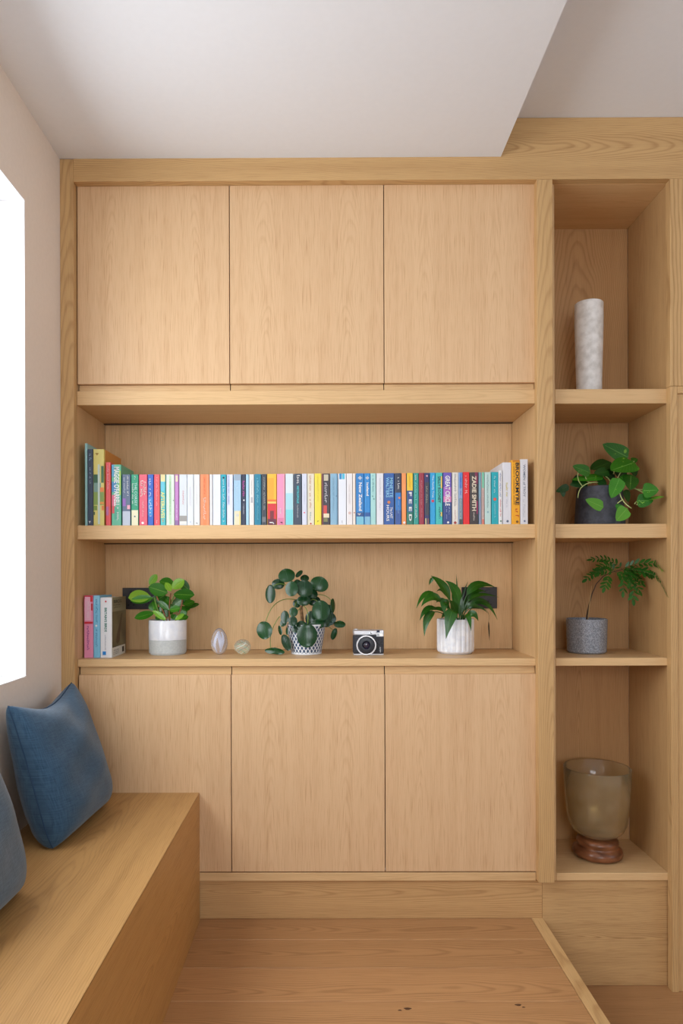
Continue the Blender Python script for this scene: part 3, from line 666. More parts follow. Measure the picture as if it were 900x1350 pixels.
bm = bmesh.new()       # bird silhouette of the photograph on the cover
vs = [bm.verts.new((x1 + .0013, y0 + .03 + p * .12, z0 + H * q)) for p, q in ((.15, .25), (.3, .2), (.55, .24), (.62, .4), (.78, .62), (.86, .72), (.74, .70), (.55, .55), (.3, .40))]
bm.faces.new(vs); obj('bird_print', bm, plain((70, 50, 40), .4), fc)

# ---------------------------------------------------------------- sockets
def socket(x0, x1, z0, z1, label):
    t = thing('wall_socket', ((x0 + x1) / 2, DEP, z0), label, 'socket', 'wall sockets')
    y = DEP - .0004
    obj('plate', box(x0, x1, y - .008, y, z0, z1, .0015), M_BLACK, t)
    w2 = (x1 - x0) / 2
    for k in (0, 1):
        cx = x0 + w2 * (k + .5)
        obj('rocker_switch', box(cx - .008, cx + .008, y - .011, y - .008, z1 - .030, z1 - .012, .001), plain((26, 26, 30), .35), t)
        for dx, dz, a, b_ in ((0, .030, .002, .004), (-.011, .018, .0035, .002), (.011, .018, .0035, .002)):
            obj('pin_slot', box(cx + dx - a, cx + dx + a, y - .0084, y - .0080, z0 + dz - b_, z0 + dz + b_, 0), plain((8, 8, 8), .9), t)
    return t
p = at(162, 775, DEP); q = at(208, 803, DEP); socket(p.x, q.x, q.z, p.z, 'black double wall socket behind the oval-leaved plant, near the three books')
p = at(608, 774, DEP); q = at(654.5, 802, DEP); socket(p.x, q.x, q.z, p.z, 'black double wall socket behind the drooping long-leaved plant')

# ---------------------------------------------------------------- plants
def leaf_mat(name, c1, c2, rib, rough=.35, trans=.2, vein=.06, streaks=0, streak_col=(200, 210, 120)):
    m, N, L, p = new_mat(name)
    uv = N.new('ShaderNodeUVMap'); sp = N.new('ShaderNodeSeparateXYZ'); L.new(uv.outputs[0], sp.inputs[0])
    def mth(op, x, y=None, z=None):
        n = N.new('ShaderNodeMath'); n.operation = op
        for i, v in enumerate((x, y, z)):
            if v is None: continue
            if isinstance(v, (int, float)): n.inputs[i].default_value = v
            else: L.new(v, n.inputs[i])
        return n.outputs[0]
    au = mth('ABSOLUTE', mth('SUBTRACT', sp.outputs[0], .5))
    oi = N.new('ShaderNodeObjectInfo')
    tc = N.new('ShaderNodeTexCoord'); nz = N.new('ShaderNodeTexNoise'); nz.inputs['Scale'].default_value = 22; nz.inputs['Detail'].default_value = 3
    L.new(tc.outputs['Object'], nz.inputs['Vector'])
    fac = mth('ADD', mth('MULTIPLY', oi.outputs['Random'], .75), mth('MULTIPLY_ADD', nz.outputs['Fac'], .5, -.12))
    cl = N.new('ShaderNodeClamp'); L.new(fac, cl.inputs[0])
    mx = N.new('ShaderNodeMix'); mx.data_type = 'RGBA'; mx.inputs['A'].default_value = lin(c1); mx.inputs['B'].default_value = lin(c2)
    L.new(cl.outputs[0], mx.inputs['Factor'])
    ribf = mth('MULTIPLY', mth('LESS_THAN', au, vein * .35), .6)
    # side veins
    sv = mth('FRACT', mth('SUBTRACT', mth('MULTIPLY', sp.outputs[1], 9), mth('MULTIPLY', au, 6)))
    svf = mth('MULTIPLY', mth('LESS_THAN', sv, .10), .16)
    rf = mth('MAXIMUM', ribf, svf)
    m2 = N.new('ShaderNodeMix'); m2.data_type = 'RGBA'; m2.inputs['B'].default_value = lin(rib)
    L.new(rf, m2.inputs['Factor']); L.new(mx.outputs['Result'], m2.inputs['A'])
    out = m2.outputs['Result']
    if streaks:
        n3 = N.new('ShaderNodeTexNoise'); n3.inputs['Scale'].default_value = 45; n3.inputs['Detail'].default_value = 2
        L.new(tc.outputs['Object'], n3.inputs['Vector'])
        m3 = N.new('ShaderNodeMix'); m3.data_type = 'RGBA'; m3.inputs['B'].default_value = lin(streak_col)
        L.new(mth('MULTIPLY', mth('GREATER_THAN', n3.outputs['Fac'], 1 - streaks), .8), m3.inputs['Factor']); L.new(out, m3.inputs['A']); out = m3.outputs['Result']
    L.new(out, p.inputs['Base Color']); p.inputs['Roughness'].default_value = rough; p.inputs['Specular IOR Level'].default_value = .5
    tl = N.new('ShaderNodeBsdfTranslucent'); L.new(out, tl.inputs[0])
    ms = N.new('ShaderNodeMixShader'); ms.inputs[0].default_value = trans
    L.new(p.outputs[0], ms.inputs[1]); L.new(tl.outputs[0], ms.inputs[2]); L.new(ms.outputs[0], N['Material Output'].inputs['Surface'])
    return m

PROF = {
 'round': lambda t: math.sqrt(max(0, 1 - (2 * t - 1) ** 2)),
 'ovate': lambda t: max(0, math.sin(PI * t ** 1.05)) ** .62,
 'lance': lambda t: max(0, math.sin(PI * min(1, t * .97 + .03) ** .72)) ** 1.05,
 'heart': lambda t: max(0, math.sin(PI * t ** .58)) ** .62 * 1.02,
}
def leaf(parent, mat, B, T, width, shape='ovate', C=None, nrm=(0, -1, .35), cup=.12, fold=.0, t0=0, name='leaf', n=9, m=3, wav=0, comp=True):
    B, T = Vector(B), Vector(T); C = (B + T) / 2 if C is None else Vector(C)
    nh = Vector(nrm).normalized()
    bm = bmesh.new(); uvl = bm.loops.layers.uv.new('UVMap')
    rows = []; uvs = {}
    ax = (T - B).normalized(); n0 = nh - ax * nh.dot(ax)
    if comp and n0.length > 1e-3:
        s0 = ax.cross(n0.normalized()); width *= min(1.9, 1 / max(.4, math.hypot(s0.x, s0.z)))
    for i in range(n + 1):
        t = i / n
        if shape == 'round': t = .5 - .5 * math.cos(PI * t)
        pos = B * (1 - t) ** 2 + C * 2 * t * (1 - t) + T * t * t
        tg = ((C - B) * (1 - t) + (T - C) * t).normalized()
        nn = nh - tg * nh.dot(tg)
        nn = nn.normalized() if nn.length > 1e-4 else Vector((0, 0, 1))
        sd = tg.cross(nn)
        tt = max(0, (t - t0) / (1 - t0)) if t0 else t
        wv = max(PROF[shape](tt), .0) * width / 2
        if t < t0 or (t0 and tt == 0): wv = .0018
        wv = max(wv, .0004)
        row = []
        for j in range(-m, m + 1):
            s = j / m
            off = nn * (-cup * width * .5 * (s * s + ((2 * t - 1) ** 2 if shape == 'round' else 0)) + fold * width * .5 * abs(s) + wav * width * math.sin(t * 11 + s * 2) * s)
            v = bm.verts.new(pos + sd * (s * wv) + off * (wv / (width / 2)))
            uvs[v] = (.5 + s / 2, t); row.append(v)
        rows.append(row)
    for A, R in zip(rows, rows[1:]):
        for k in range(2 * m):
            f = bm.faces.new((A[k], A[k + 1], R[k + 1], R[k]))
            for lp in f.loops: lp[uvl].uv = uvs[lp.vert]
    return obj(name, bm, mat, parent, smooth='all')

class View:
    """reads points off an enlarged detail of the photograph at a stated depth"""
    def __init__(s, x0, y0, k): s.x0, s.y0, s.k = x0, y0, k
    def __call__(s, p, Y): return at(s.x0 + p[0] / s.k, s.y0 + p[1] / s.k, Y)
    def size(s, c, Y): return c / s.k * (Y + D) / F

def stem(parent, pts, r, mat, name='stem', r1=None):
    if len(pts) == 3: pts = bez(pts[0], pts[1] * 2 - (pts[0] + pts[2]) / 2, pts[2], 8)
    return obj(name, tube(pts, r, r1), mat, parent, smooth='all')

SOIL = speckle('potting_soil', (44, 32, 24), (84, 62, 46), 120, .95, bump=.6)
def pot_prof(r0, r1, h, wall=.006, foot=.003):
    return [(0, 0), (r0 - foot, 0), (r0, foot), (r1, h - .002), (r1 - .002, h), (r1 - wall, h - .001), (r1 - wall, h - .03), (0, h - .03)]

# --- 1. peperomia in the two-tone pot
V = View(165, 750, 9); Y = .19
c = V((505, 800), Y); R = .0765; zt = V((505, 618), Y - R).z; h = zt - ZS
t = thing('potted_plant', (c.x, Y, ZS), 'bushy plant with glossy oval leaves in a white and grey two-tone pot', 'plant')
zs = h * .42
M_GLAZE = speckle('white_glaze', (222, 226, 234), (234, 236, 240), 30, .18)
M_STONE = speckle('grey_stoneware', (184, 190, 190), (194, 199, 198), 140, .6)
po = obj('pot', lathe(c.x, Y, ZS + .0004, [(0, .003), (R - .01, .003), (R - .004, zs), (R, zs + .001), (R, h - .003), (R - .002, h), (R - .006, h - .001), (R - .006, h - .025), (0, h - .025)], 64), M_GLAZE, t, smooth=True)
obj('unglazed_base', lathe(c.x, Y, ZS + .0004, [(0, 0), (R - .006, 0), (R - .0055, .004), (R - .0015, .006), (R - .0007, zs), (R - .004, zs + .0005)], 64), M_STONE, po, smooth=True, label='unglazed grey lower half')
obj('soil', lathe(c.x, Y, ZS, [(0, h - .016), (R - .0065, h - .018), (R - .0065, h - .024)], 32), SOIL, t, smooth=True)
LM1 = leaf_mat('peperomia_leaf', (24, 82, 18), (66, 142, 30), (140, 190, 80), .25)
LM1B = leaf_mat('peperomia_young_leaf', (112, 176, 40), (150, 200, 70), (190, 215, 110), .25)
for (b0, t0_, wd, dy0, dy1, mt, nr) in (
    ((300, 325), (35, 345), 150, -.02, -.05, LM1B, (0, -.6, .8)), ((330, 345), (62, 380), 95, -.03, -.06, LM1, (0, -.9, .2)),
    ((505, 285), (275, 212), 140, -.05, -.07, LM1, (.1, -.9, .4)), ((285, 190), (375, 65), 78, .0, .02, LM1B, (.4, -.9, 0)),
    ((585, 195), (405, 145), 118, .03, .02, LM1, (0, -.8, .5)), ((545, 265), (478, 160), 72, -.05, -.07, LM1B, (0, -1, .1)),
    ((555, 235), (700, 130), 120, -.01, .0, LM1B, (0, -.8, .5)), ((610, 115), (760, 255), 100, .03, .03, LM1, (.2, -.9, .3)),
    ((572, 300), (822, 312), 118, -.04, -.05, LM1, (0, -.7, .6)), ((690, 430), (825, 385), 75, .0, .02, LM1, (0, -.6, .6)),
    ((690, 465), (880, 418), 60, .01, .02, LM1, (0, -.6, .8)), ((520, 485), (655, 470), 72, -.06, -.07, LM1, (0, -.8, .5)),
    ((520, 490), (388, 380), 66, -.06, -.05, LM1, (0, -1, .3)), ((345, 520), (108, 585), 92, -.03, -.05, LM1, (0, -.7, .6)),
    ((485, 605), (325, 495), 60, -.06, -.07, LM1B, (0, -1, .4)), ((590, 605), (700, 535), 50, -.05, -.05, LM1B, (0, -.8, .6)),
    ((630, 605), (748, 560), 70, -.02, .0, LM1, (0, -.8, .6)), ((375, 460), (505, 565), 105, -.01, -.02, LM1, (0, -1, .2)),
    ((380, 360), (480, 310), 95, .02, .01, LM1, (0, -1, .2)), ((555, 450), (670, 365), 100, .0, .0, LM1, (0, -1, .2)),
    ((320, 390), (345, 500), 110, -.01, -.02, LM1, (-.2, -1, .1)), ((680, 490), (770, 450), 70, .0, .02, LM1, (0, -.8, .5)),
    ((480, 400), (560, 540), 110, .03, .02, LM1, (0, -1, 0)), ((640, 440), (720, 560), 110, .03, .02, LM1, (0, -1, 0)), ((600, 330), (700, 420), 100, .04, .03, LM1, (0, -1, .2)), ((420, 300), (330, 420), 100, .04, .03, LM1, (0, -1, .2)), ((450, 330), (540, 420), 90, .02, .0, LM1, (0, -1, .4)), ((520, 560), (430, 500), 80, .0, -.02, LM1, (0, -1, .3)), ((600, 540), (560, 600), 80, -.02, -.03, LM1, (0, -1, .3)), ((700, 330), (760, 400), 80, .02, .03, LM1, (.1, -1, .3)), ((420, 560), (360, 600), 60, -.04, -.05, LM1, (0, -1, .5))):
    leaf(t, mt, V(b0, Y + dy0), V(t0_, Y + dy1), V.size(wd * 1.08, Y), 'ovate', nrm=nr, cup=-.12)
SM = plain((120, 100, 50), .5); SG = plain((110, 150, 60), .5); SR = plain((150, 92, 56), .5)
for pts, mt in ((((530, 640), (522, 480), (540, 290)), SR), (((480, 640), (400, 520), (345, 340)), SG), (((580, 640), (650, 500), (680, 330)), SR), (((500, 640), (440, 480), (370, 320)), SR), (((560, 380), (575, 330), (600, 300)), SG)):
    stem(t, [V(p_, Y - .02) for p_ in pts], .0028, mt)

# --- 2. pilea in the lattice pot
V = View(330, 740, 7.2); Y = .19
c = V((530, 800), Y); r0, r1 = .061, .079; zt = V((530, 605), Y - r1).z; h = zt - ZS
t = thing('potted_plant', (c.x, Y, ZS), 'plant with dark round coin leaves in a white lattice-patterned pot', 'plant')
po = obj('pot', lathe(c.x, Y, ZS + .0004, pot_prof(r0, r1, h), 48), plain((70, 92, 124), .45), t, smooth=True)
bm = bmesh.new(); NH = 26
for sgn in (1, -1):
    for k in range(NH):
        L_, Rr = [], []
        for i in range(15):
            f = i / 14; rr = r0 + (r1 - r0) * f + .0012; a = 2 * PI * k / NH + sgn * f * 1.15
            for lst, da in ((L_, -.032), (Rr, .032)):
                lst.append(bm.verts.new((c.x + rr * math.cos(a + da), Y + rr * math.sin(a + da), ZS + .003 + f * (h - .006))))
        for i in range(14):
            bm.faces.new((L_[i], Rr[i], Rr[i + 1], L_[i + 1]) if True else None)
lat = obj('lattice', bm, plain((232, 236, 242), .35), po); lat['kind'] = 'stuff'
bm = lathe(c.x, Y, ZS, [(r1 + .0005, h - .006), (r1 + .0022, h - .006), (r1 + .0022, h), (r1 - .001, h + .0005)], 48)
lathe(c.x, Y, ZS, [(r0 - .001, .0006), (r0 + .0018, .0006), (r0 + .0020, .005), (r0 + .0005, .006)], 48, bm=bm)
obj('rim', bm, plain((234, 237, 242), .35), po, smooth=True)
obj('soil', lathe(c.x, Y, ZS, [(0, h - .014), (r1 - .0065, h - .016), (r1 - .0065, h - .028)], 32), SOIL, t, smooth=True)
LM2 = leaf_mat('pilea_leaf', (14, 46, 28), (28, 76, 34), (70, 110, 80), .22, .12, vein=.03)
LEAVES = [(345,132,80,65,-15,-.06,(0,-.75,.7)),(462,118,22,44,45,-.0,(.5,-.5,.6)),(262,215,62,50,0,.0,(0,-1,.2)),(187,310,50,88,0,-.05,(-.3,-1,.1)),(390,260,62,72,0,-.09,(-.1,-.9,.5)),(515,258,80,82,0,-.08,(.1,-.8,.6)),(655,215,88,72,20,-.03,(.2,-.7,.6)),(515,158,42,32,0,-.01,(0,-.8,.6)),
 (672,465,86,96,0,-.08,(.15,-.8,.5)),(785,420,24,68,0,.02,(.7,-.6,0)),(758,545,60,62,0,.0,(.3,-1,0)),(850,596,55,34,-10,.0,(.2,-.8,.6)),(795,690,28,58,20,-.01,(.5,-.9,0)),(537,705,98,115,0,-.11,(0,-1,.35)),(130,655,76,86,-15,-.06,(-.2,-1,.25)),(228,848,96,32,12,-.06,(0,-.5,.85)),
 (325,530,42,62,0,-.06,(-.2,-1,.2)),(408,480,42,46,0,-.07,(0,-1,.4)),(402,568,44,48,0,-.09,(0,-1,.3)),(280,655,20,46,-14,-.04,(-.6,-.8,0)),(338,772,44,82,-22,-.05,(-.3,-1,.1)),(505,372,66,50,0,-.03,(0,-1,0)),(312,582,32,38,20,-.04,(-.2,-1,0)),(482,605,48,42,0,-.075,(0,-1,.5)),(640,592,62,48,0,-.05,(0,-1,.3)),(348,660,16,40,0,-.06,(-.6,-.9,0)),(720,580,50,46,0,-.03,(.2,-1,.2)),(580,540,60,70,0,-.01,(0,-1,0)),(440,400,40,40,0,.01,(0,-1,0)),(605,375,62,48,0,.01,(0,-1,.2)),(740,470,50,60,0,.02,(.2,-1,0)),(560,630,60,44,0,-.06,(0,-1,.4)),(430,640,44,40,0,-.07,(-.1,-1,.4)),(590,310,50,46,0,.0,(.1,-1,.3)),(445,215,40,44,0,.0,(0,-1,.3))]
crown = V((505, 430), Y)
for (cx, cy, rx, ry, rot, dy, nr) in LEAVES:
    a = math.radians(rot); ux, uy = -math.sin(a), math.cos(a)
    p0 = V((cx - ux * ry, cy - uy * ry), Y + dy + .006 * (nr[2] if nr[2] > .4 else 0)); p1 = V((cx + ux * ry, cy + uy * ry), Y + dy - .010)
    leaf(t, LM2, p0, p1, V.size(rx * 2, Y + dy), 'round', nrm=nr, cup=.16, n=10, m=4)
obj('trunk', tube([V(p_, Y - .01) for p_ in ((500, 640), (490, 540), (480, 440), (510, 350), (500, 290))], .008, .005), speckle('pilea_bark', (110, 80, 50), (160, 120, 80), 80, .8), t, smooth='all')
for pts, y0, y1 in ((((430, 365), (250, 395), (148, 590)), 0, -.05), (((500, 415), (548, 490), (538, 640)), -.03, -.11), (((280, 520), (205, 670), (205, 830)), -.02, -.05), (((590, 320), (700, 325), (770, 380)), 0, .02), (((570, 370), (620, 365), (665, 420)), -.01, -.07),
                    (((440, 380), (420, 430), (405, 470)), -.01, -.06), (((700, 590), (750, 625), (790, 655)), -.02, .0), (((490, 330), (420, 210), (345, 150)), -.01, -.05), (((500, 320), (560, 230), (640, 210)), -.01, -.02), (((480, 330), (330, 220), (215, 240)), -.0, -.04), (((480, 440), (350, 560), (275, 640)), -.02, -.04)):
    n_ = 10; ps = [V(q_, Y) for q_ in pts]; ps = bez(ps[0], ps[1] * 2 - (ps[0] + ps[2]) / 2, ps[2], n_)
    for i, p_ in enumerate(ps): p_.y += y0 + (y1 - y0) * i / n_
    obj('petiole', tube(ps, .0016), plain((118, 146, 66), .45), t, smooth='all')

# --- 3. peace lily in the fluted pot
V = View(540, 750, 7.2); Y = .19
c = V((434, 800), Y); R = .0745; zt = V((434, 484), Y - R).z; h = zt - ZS
t = thing('potted_plant', (c.x, Y, ZS), 'plant with long drooping pointed leaves in a white fluted pot', 'plant')
flute = lambda a, hh: 1 + (.045 * (abs(math.sin(a * 11)) ** .55 - .8) if hh > .012 else 0)
obj('pot', lathe(c.x, Y, ZS + .0004, [(0, 0), (R - .010, 0), (R - .009, .004), (R - .003, .006), (R - .001, .009), (R, .013), (R, h * .5), (R, h - .004), (R - .002, h), (R - .007, h - .001), (R - .007, h - .03), (0, h - .03)], 176, flute), speckle('white_stone_glaze', (222, 226, 234), (236, 238, 242), 40, .3), t, smooth='all')
obj('soil', lathe(c.x, Y, ZS, [(0, h - .014), (R - .0085, h - .016), (R - .0085, h - .028)], 32), SOIL, t, smooth=True)
LM3 = leaf_mat('peace_lily_leaf', (17, 58, 13), (46, 106, 24), (84, 140, 50), .28, .2, vein=.05)
for (b0, cc, tp, wd, y0, yc, y1, tt, nr) in (
    ((430,500),(390,170),(200,65),100,0,-.02,-.03,.40,(.3,-.9,.5)), ((225,85),(200,100),(182,155),40,-.03,-.03,-.03,0,(.2,-1,.2)), ((430,500),(190,30),(62,375),48,0,-.03,-.06,.42,(-.3,-.6,.8)), ((425,500),(250,120),(108,358),92,-.01,-.05,-.09,.40,(-.2,-.9,.5)),
    ((420,500),(180,240),(95,490),56,-.01,-.06,-.09,.42,(-.2,-.8,.7)), ((420,500),(150,260),(138,640),84,-.02,-.07,-.09,.45,(-.4,-1,.2)), ((430,500),(420,210),(343,665),124,-.03,-.10,-.105,.45,(-.1,-1,.2)),
    ((465,500),(500,190),(335,112),100,.0,.0,-.02,.35,(-.2,-1,.3)), ((480,500),(520,40),(810,175),92,.01,.0,.04,.38,(0,-.8,.6)), ((490,500),(520,160),(845,270),42,.0,-.02,.0,.40,(.1,-.6,.8)), ((485,500),(590,210),(765,335),66,.02,.02,.04,.35,(.1,-1,.3)),
    ((500,500),(545,260),(665,372),58,.02,.0,.01,.35,(.1,-1,.4)), ((500,500),(690,150),(832,485),48,.03,.05,.05,.42,(.4,-1,.2)), ((500,500),(600,350),(650,495),74,.0,-.02,-.02,.30,(.2,-1,.2)), ((500,500),(550,330),(582,590),58,-.03,-.09,-.095,.40,(.1,-1,.1)),
    ((455,300),(448,160),(441,52),18,.02,.03,.04,0,(0,-1,0)), ((440,500),(300,180),(330,440),100,-.01,-.06,-.08,.35,(-.2,-1,.2)), ((440,500),(310,230),(250,320),70,.02,.02,.0,.30,(0,-1,.2)), ((460,500),(420,330),(380,300),90,.0,-.02,-.04,.2,(0,-1,.3)),
    ((470,500),(480,330),(470,230),90,.03,.04,.04,.2,(0,-1,0)), ((450,500),(540,300),(560,250),70,.04,.05,.05,.2,(0,-1,0)), ((430,500),(350,370),(300,470),60,-.02,-.05,-.07,.3,(0,-1,.3)), ((440,470),(480,300),(550,120),30,.03,.04,.05,.3,(0,-1,.2)), ((480,500),(560,150),(720,215),60,.03,.03,.06,.35,(.1,-.8,.5)), ((440,500),(340,120),(255,215),46,.02,.02,.03,.4,(-.2,-.8,.6)), ((470,500),(600,260),(740,420),34,.02,.02,.02,.4,(.2,-1,.3)), ((425,500),(300,330),(205,395),44,-.01,-.04,-.05,.4,(-.2,-.8,.6)), ((450,500),(430,260),(400,190),60,.01,.0,.0,.3,(0,-1,.3))):
    leaf(t, LM3, V(b0, Y + y0), V(tp, Y + y1), V.size(wd * .88, Y), 'lance', C=V(cc, Y + yc), nrm=nr, cup=.05, fold=.18, t0=tt, n=14, m=2, wav=.03)
leaf(t, plain((74, 62, 40), .8), V((748, 500), Y + .06), V((756, 680), Y + .06), V.size(16, Y), 'lance', nrm=(0, -1, 0), name='dry_leaf', n=8, m=1, wav=.2)
stem(t, [V((640, 380), Y + .06), V((735, 400), Y + .06), V((748, 505), Y + .06)], .0008, plain((110, 100, 60), .7))

LIMIT[0] = 1.3065
# --- 4. pothos in the charcoal pot (alcove)
V = View(725, 575, 5.625); Y = .15; Z2 = 1.5102
c = V((366, 640), Y); r0, r1 = .0965, .087; zt = V((366, 362), Y - r1).z; h = zt - Z2
t = thing('potted_plant', (c.x, Y, Z2), 'trailing plant with heart-shaped leaves in a tapered charcoal pot', 'plant')
obj('pot', lathe(c.x, Y, Z2 + .0004, pot_prof(r0, r1, h, .008, .005), 56), speckle('charcoal_clay', (52, 54, 64), (68, 70, 80), 60, .62, bump=.15), t, smooth=True)
obj('soil', lathe(c.x, Y, Z2, [(0, h - .012), (r1 - .0085, h - .014), (r1 - .0085, h - .028)], 32), SOIL, t, smooth=True)
LM4 = leaf_mat('pothos_leaf', (24, 84, 20), (70, 150, 36), (120, 180, 80), .25, .2, streaks=.36, streak_col=(130, 180, 60))
LM4B = leaf_mat('pothos_light_leaf', (84, 156, 40), (112, 178, 56), (150, 200, 90), .3, .3)
LM4D = leaf_mat('pothos_dark_leaf', (18, 62, 20), (36, 92, 28), (70, 120, 50), .3, .1)  # darker green than the other leaves
for (b0, tp, wd, y0, y1, mt, nr) in (
    ((578,158),(388,58),128,-.02,-.0,LM4,(-.2,-1,.3)), ((625,195),(448,255),140,-.05,-.09,LM4,(-.2,-.8,.6)), ((450,192),(298,248),96,.0,-.02,LM4D,(0,-.6,.8)), ((298,272),(165,222),88,-.04,-.05,LM4,(-.2,-.9,.4)), ((395,300),(158,325),58,-.03,-.05,LM4,(0,-.7,.7)),
    ((435,262),(325,275),72,-.04,-.05,LM4D,(0,-.8,.5)), ((278,345),(145,362),70,-.03,-.05,LM4D,(0,-.9,.3)), ((515,312),(452,460),100,-.09,-.12,LM4,(-.2,-1,.2)), ((600,285),(590,400),118,-.05,-.08,LM4,(.1,-1,.3)), ((140,372),(42,412),56,-.02,.0,LM4D,(0,-1,.2)), ((92,385),(98,452),44,-.01,-.01,LM4D,(0,-1,0)),
    ((395,528),(262,470),84,-.135,-.14,LM4B,(0,-1,.3)), ((570,535),(490,628),100,-.13,-.14,LM4B,(.1,-1,.2)), ((490,540),(545,520),60,-.12,-.12,LM4,(0,-1,.4)), ((682,405),(805,400),110,-.13,-.15,LM4,(.2,-1,.3)), ((640,480),(765,478),100,-.12,-.14,LM4,(.2,-1,.2)),
    ((735,465),(845,450),48,-.13,-.17,LM4B,(0,-.6,.8)), ((600,185),(650,170),46,-.02,.0,LM4,(.2,-1,.3)), ((610,215),(632,300),76,.0,.0,LM4D,(.3,-1,0)), ((560,395),(580,490),56,-.05,-.05,LM4D,(.2,-1,0)), ((520,300),(600,360),80,-.05,-.06,LM4,(0,-1,.3)), ((350,320),(420,360),70,-.02,-.02,LM4D,(0,-1,.3)), ((230,300),(160,370),70,-.0,-.02,LM4D,(0,-1,.2)), ((500,230),(560,320),90,.02,.02,LM4D,(0,-1,0)), ((400,250),(480,320),80,.03,.03,LM4D,(0,-1,0))):
    leaf(t, mt, V(b0, Y + y0), V(tp, Y + y1), V.size(wd, Y), 'heart', nrm=nr, cup=.06, fold=.12)
VG = plain((176, 190, 120), .45)
for pts, y0, y1 in ((((440, 345), (432, 470), (490, 560)), -.09, -.135), (((436, 495), (415, 508), (392, 524)), -.13, -.135), (((525, 525), (545, 510), (565, 495)), -.12, -.10), (((540, 530), (600, 528), (652, 505)), -.12, -.08), (((555, 395), (600, 420), (655, 462)), -.06, -.08), (((590, 410), (640, 415), (685, 405)), -.07, -.07), (((310, 358), (195, 385), (150, 475)), -.06, -.08), (((178, 272), (168, 330), (200, 388)), -.05, -.06), (((232, 290), (235, 330), (268, 365)), -.04, -.05),
                    (((445, 290), (455, 250), (480, 215)), -.03, -.05), (((480, 330), (520, 250), (590, 200)), -.02, -.04), (((420, 360), (410, 330), (380, 310)), -.03, -.04), (((560, 290), (575, 250), (600, 215)), -.03, -.03)):
    ps = [V(q_, Y) for q_ in pts]; ps = bez(ps[0], ps[1] * 2 - (ps[0] + ps[2]) / 2, ps[2], 8)
    for i, p_ in enumerate(ps): p_.y += y0 + (y1 - y0) * i / 8
    obj('vine', tube(ps, .0019), VG, t, smooth='all')

# --- 5. pinnate plant in the grey pot (alcove)
V = View(740, 725, 6); Y = .19; Z3 = .9988
c = V((198, 700), Y); R = .0805; zt = V((198, 552), Y - R).z; h = zt - Z3
t = thing('potted_plant', (c.x, Y, Z3), 'single-stemmed plant with feathery leaves in a speckled grey pot', 'plant')
obj('pot', lathe(c.x, Y, Z3 + .0004, pot_prof(R - .004, R, h, .006, .006), 64), speckle('speckled_grey_glaze', (122, 130, 142), (172, 179, 190), 330, .22, .40, .62, stretch=(1, 1, .6), metal=.25), t, smooth=True)
obj('soil', lathe(c.x, Y, Z3, [(0, h - .008), (R - .0065, h - .010), (R - .0065, h - .028)], 32), SOIL, t, smooth=True)
LM5 = leaf_mat('feathery_leaf', (22, 76, 20), (52, 118, 34), (70, 130, 50), .35, .2)
LM5B = leaf_mat('feathery_young_leaf', (78, 150, 30), (110, 176, 50), (130, 190, 70), .35, .3)
bark = plain((84, 66, 50), .7)
main = [V(p_, Y - .02) for p_ in ((195, 585), (200, 520), (215, 445), (240, 350), (275, 268), (330, 208), (400, 175), (480, 155))]
obj('stem', tube(main, .0034, .0015), bark, t, smooth='all')
obj('support_cane', tube([V((207, 560), Y - .035), V((222, 420), Y - .035), V((237, 285), Y - .035)], .0017, .001), plain((190, 160, 110), .7), t, smooth='all')
rn = random.Random(11)
for (p0, p1, p2, y0, y1, nl, ln, bright) in (
    ((400,175),(250,140),(150,225),-.02,-.07,7,62,0), ((480,155),(400,40),(280,72),.0,.04,8,52,0), ((480,150),(590,60),(725,150),.0,-.15,10,62,2), ((490,150),(640,160),(775,330),-.02,-.19,12,64,0),
    ((430,180),(520,230),(490,375),-.04,-.09,7,66,0), ((470,160),(520,180),(565,310),-.02,-.05,7,60,0), ((350,195),(330,230),(295,290),-.03,-.06,4,60,0), ((400,178),(460,180),(420,320),-.03,-.08,6,60,0), ((480,155),(560,170),(600,250),.01,-.03,7,56,0), ((420,170),(380,100),(310,135),.0,-.0,6,56,0), ((330,205),(280,150),(240,180),-.02,-.03,5,50,0), ((520,160),(600,150),(690,230),-.01,-.12,7,62,0)):
    ps = bez(V(p0, Y), V(p1, Y), V(p2, Y), 10)
    for i, p_ in enumerate(ps): p_.y += y0 + (y1 - y0) * i / 10
    fr = obj('frond', tube(ps, .0009, .0006, 5), plain((70, 110, 50), .6), t, smooth='all', )
    for k in range(nl):
        f = (k + .7) / (nl + .2); i = min(9, int(f * 10)); base = ps[i].lerp(ps[i + 1], f * 10 - i); tg = (ps[i + 1] - ps[i]).normalized()
        for sgn in (1, -1):
            L_ = V.size(ln, Y) * rn.uniform(.75, 1.1) * (1 - .3 * abs(f - .5))
            up = Vector((0, -.35, 1)).normalized(); sd = tg.cross(Vector((rn.uniform(-.2, .2), -.9, .5)).normalized()).normalized() * sgn
            d = (tg * .75 + sd * .8 + Vector((0, rn.uniform(-.35, .1), rn.uniform(-.35, .05)))).normalized()
            leaf(fr, LM5B if bright and k >= nl - bright else LM5, base, base + d * L_, L_ * .38, 'ovate', nrm=(rn.uniform(-.3, .3), -.8, .6), cup=.05, name='leaflet', n=5, m=1, comp=False)
    leaf(fr, LM5B if bright else LM5, ps[-1], ps[-1] + (ps[-1] - ps[-3]).normalized() * V.size(ln, Y), V.size(ln * .4, Y), 'ovate', nrm=(0, -.8, .6), name='leaflet', n=5, m=1, comp=False)

LIMIT[0] = None
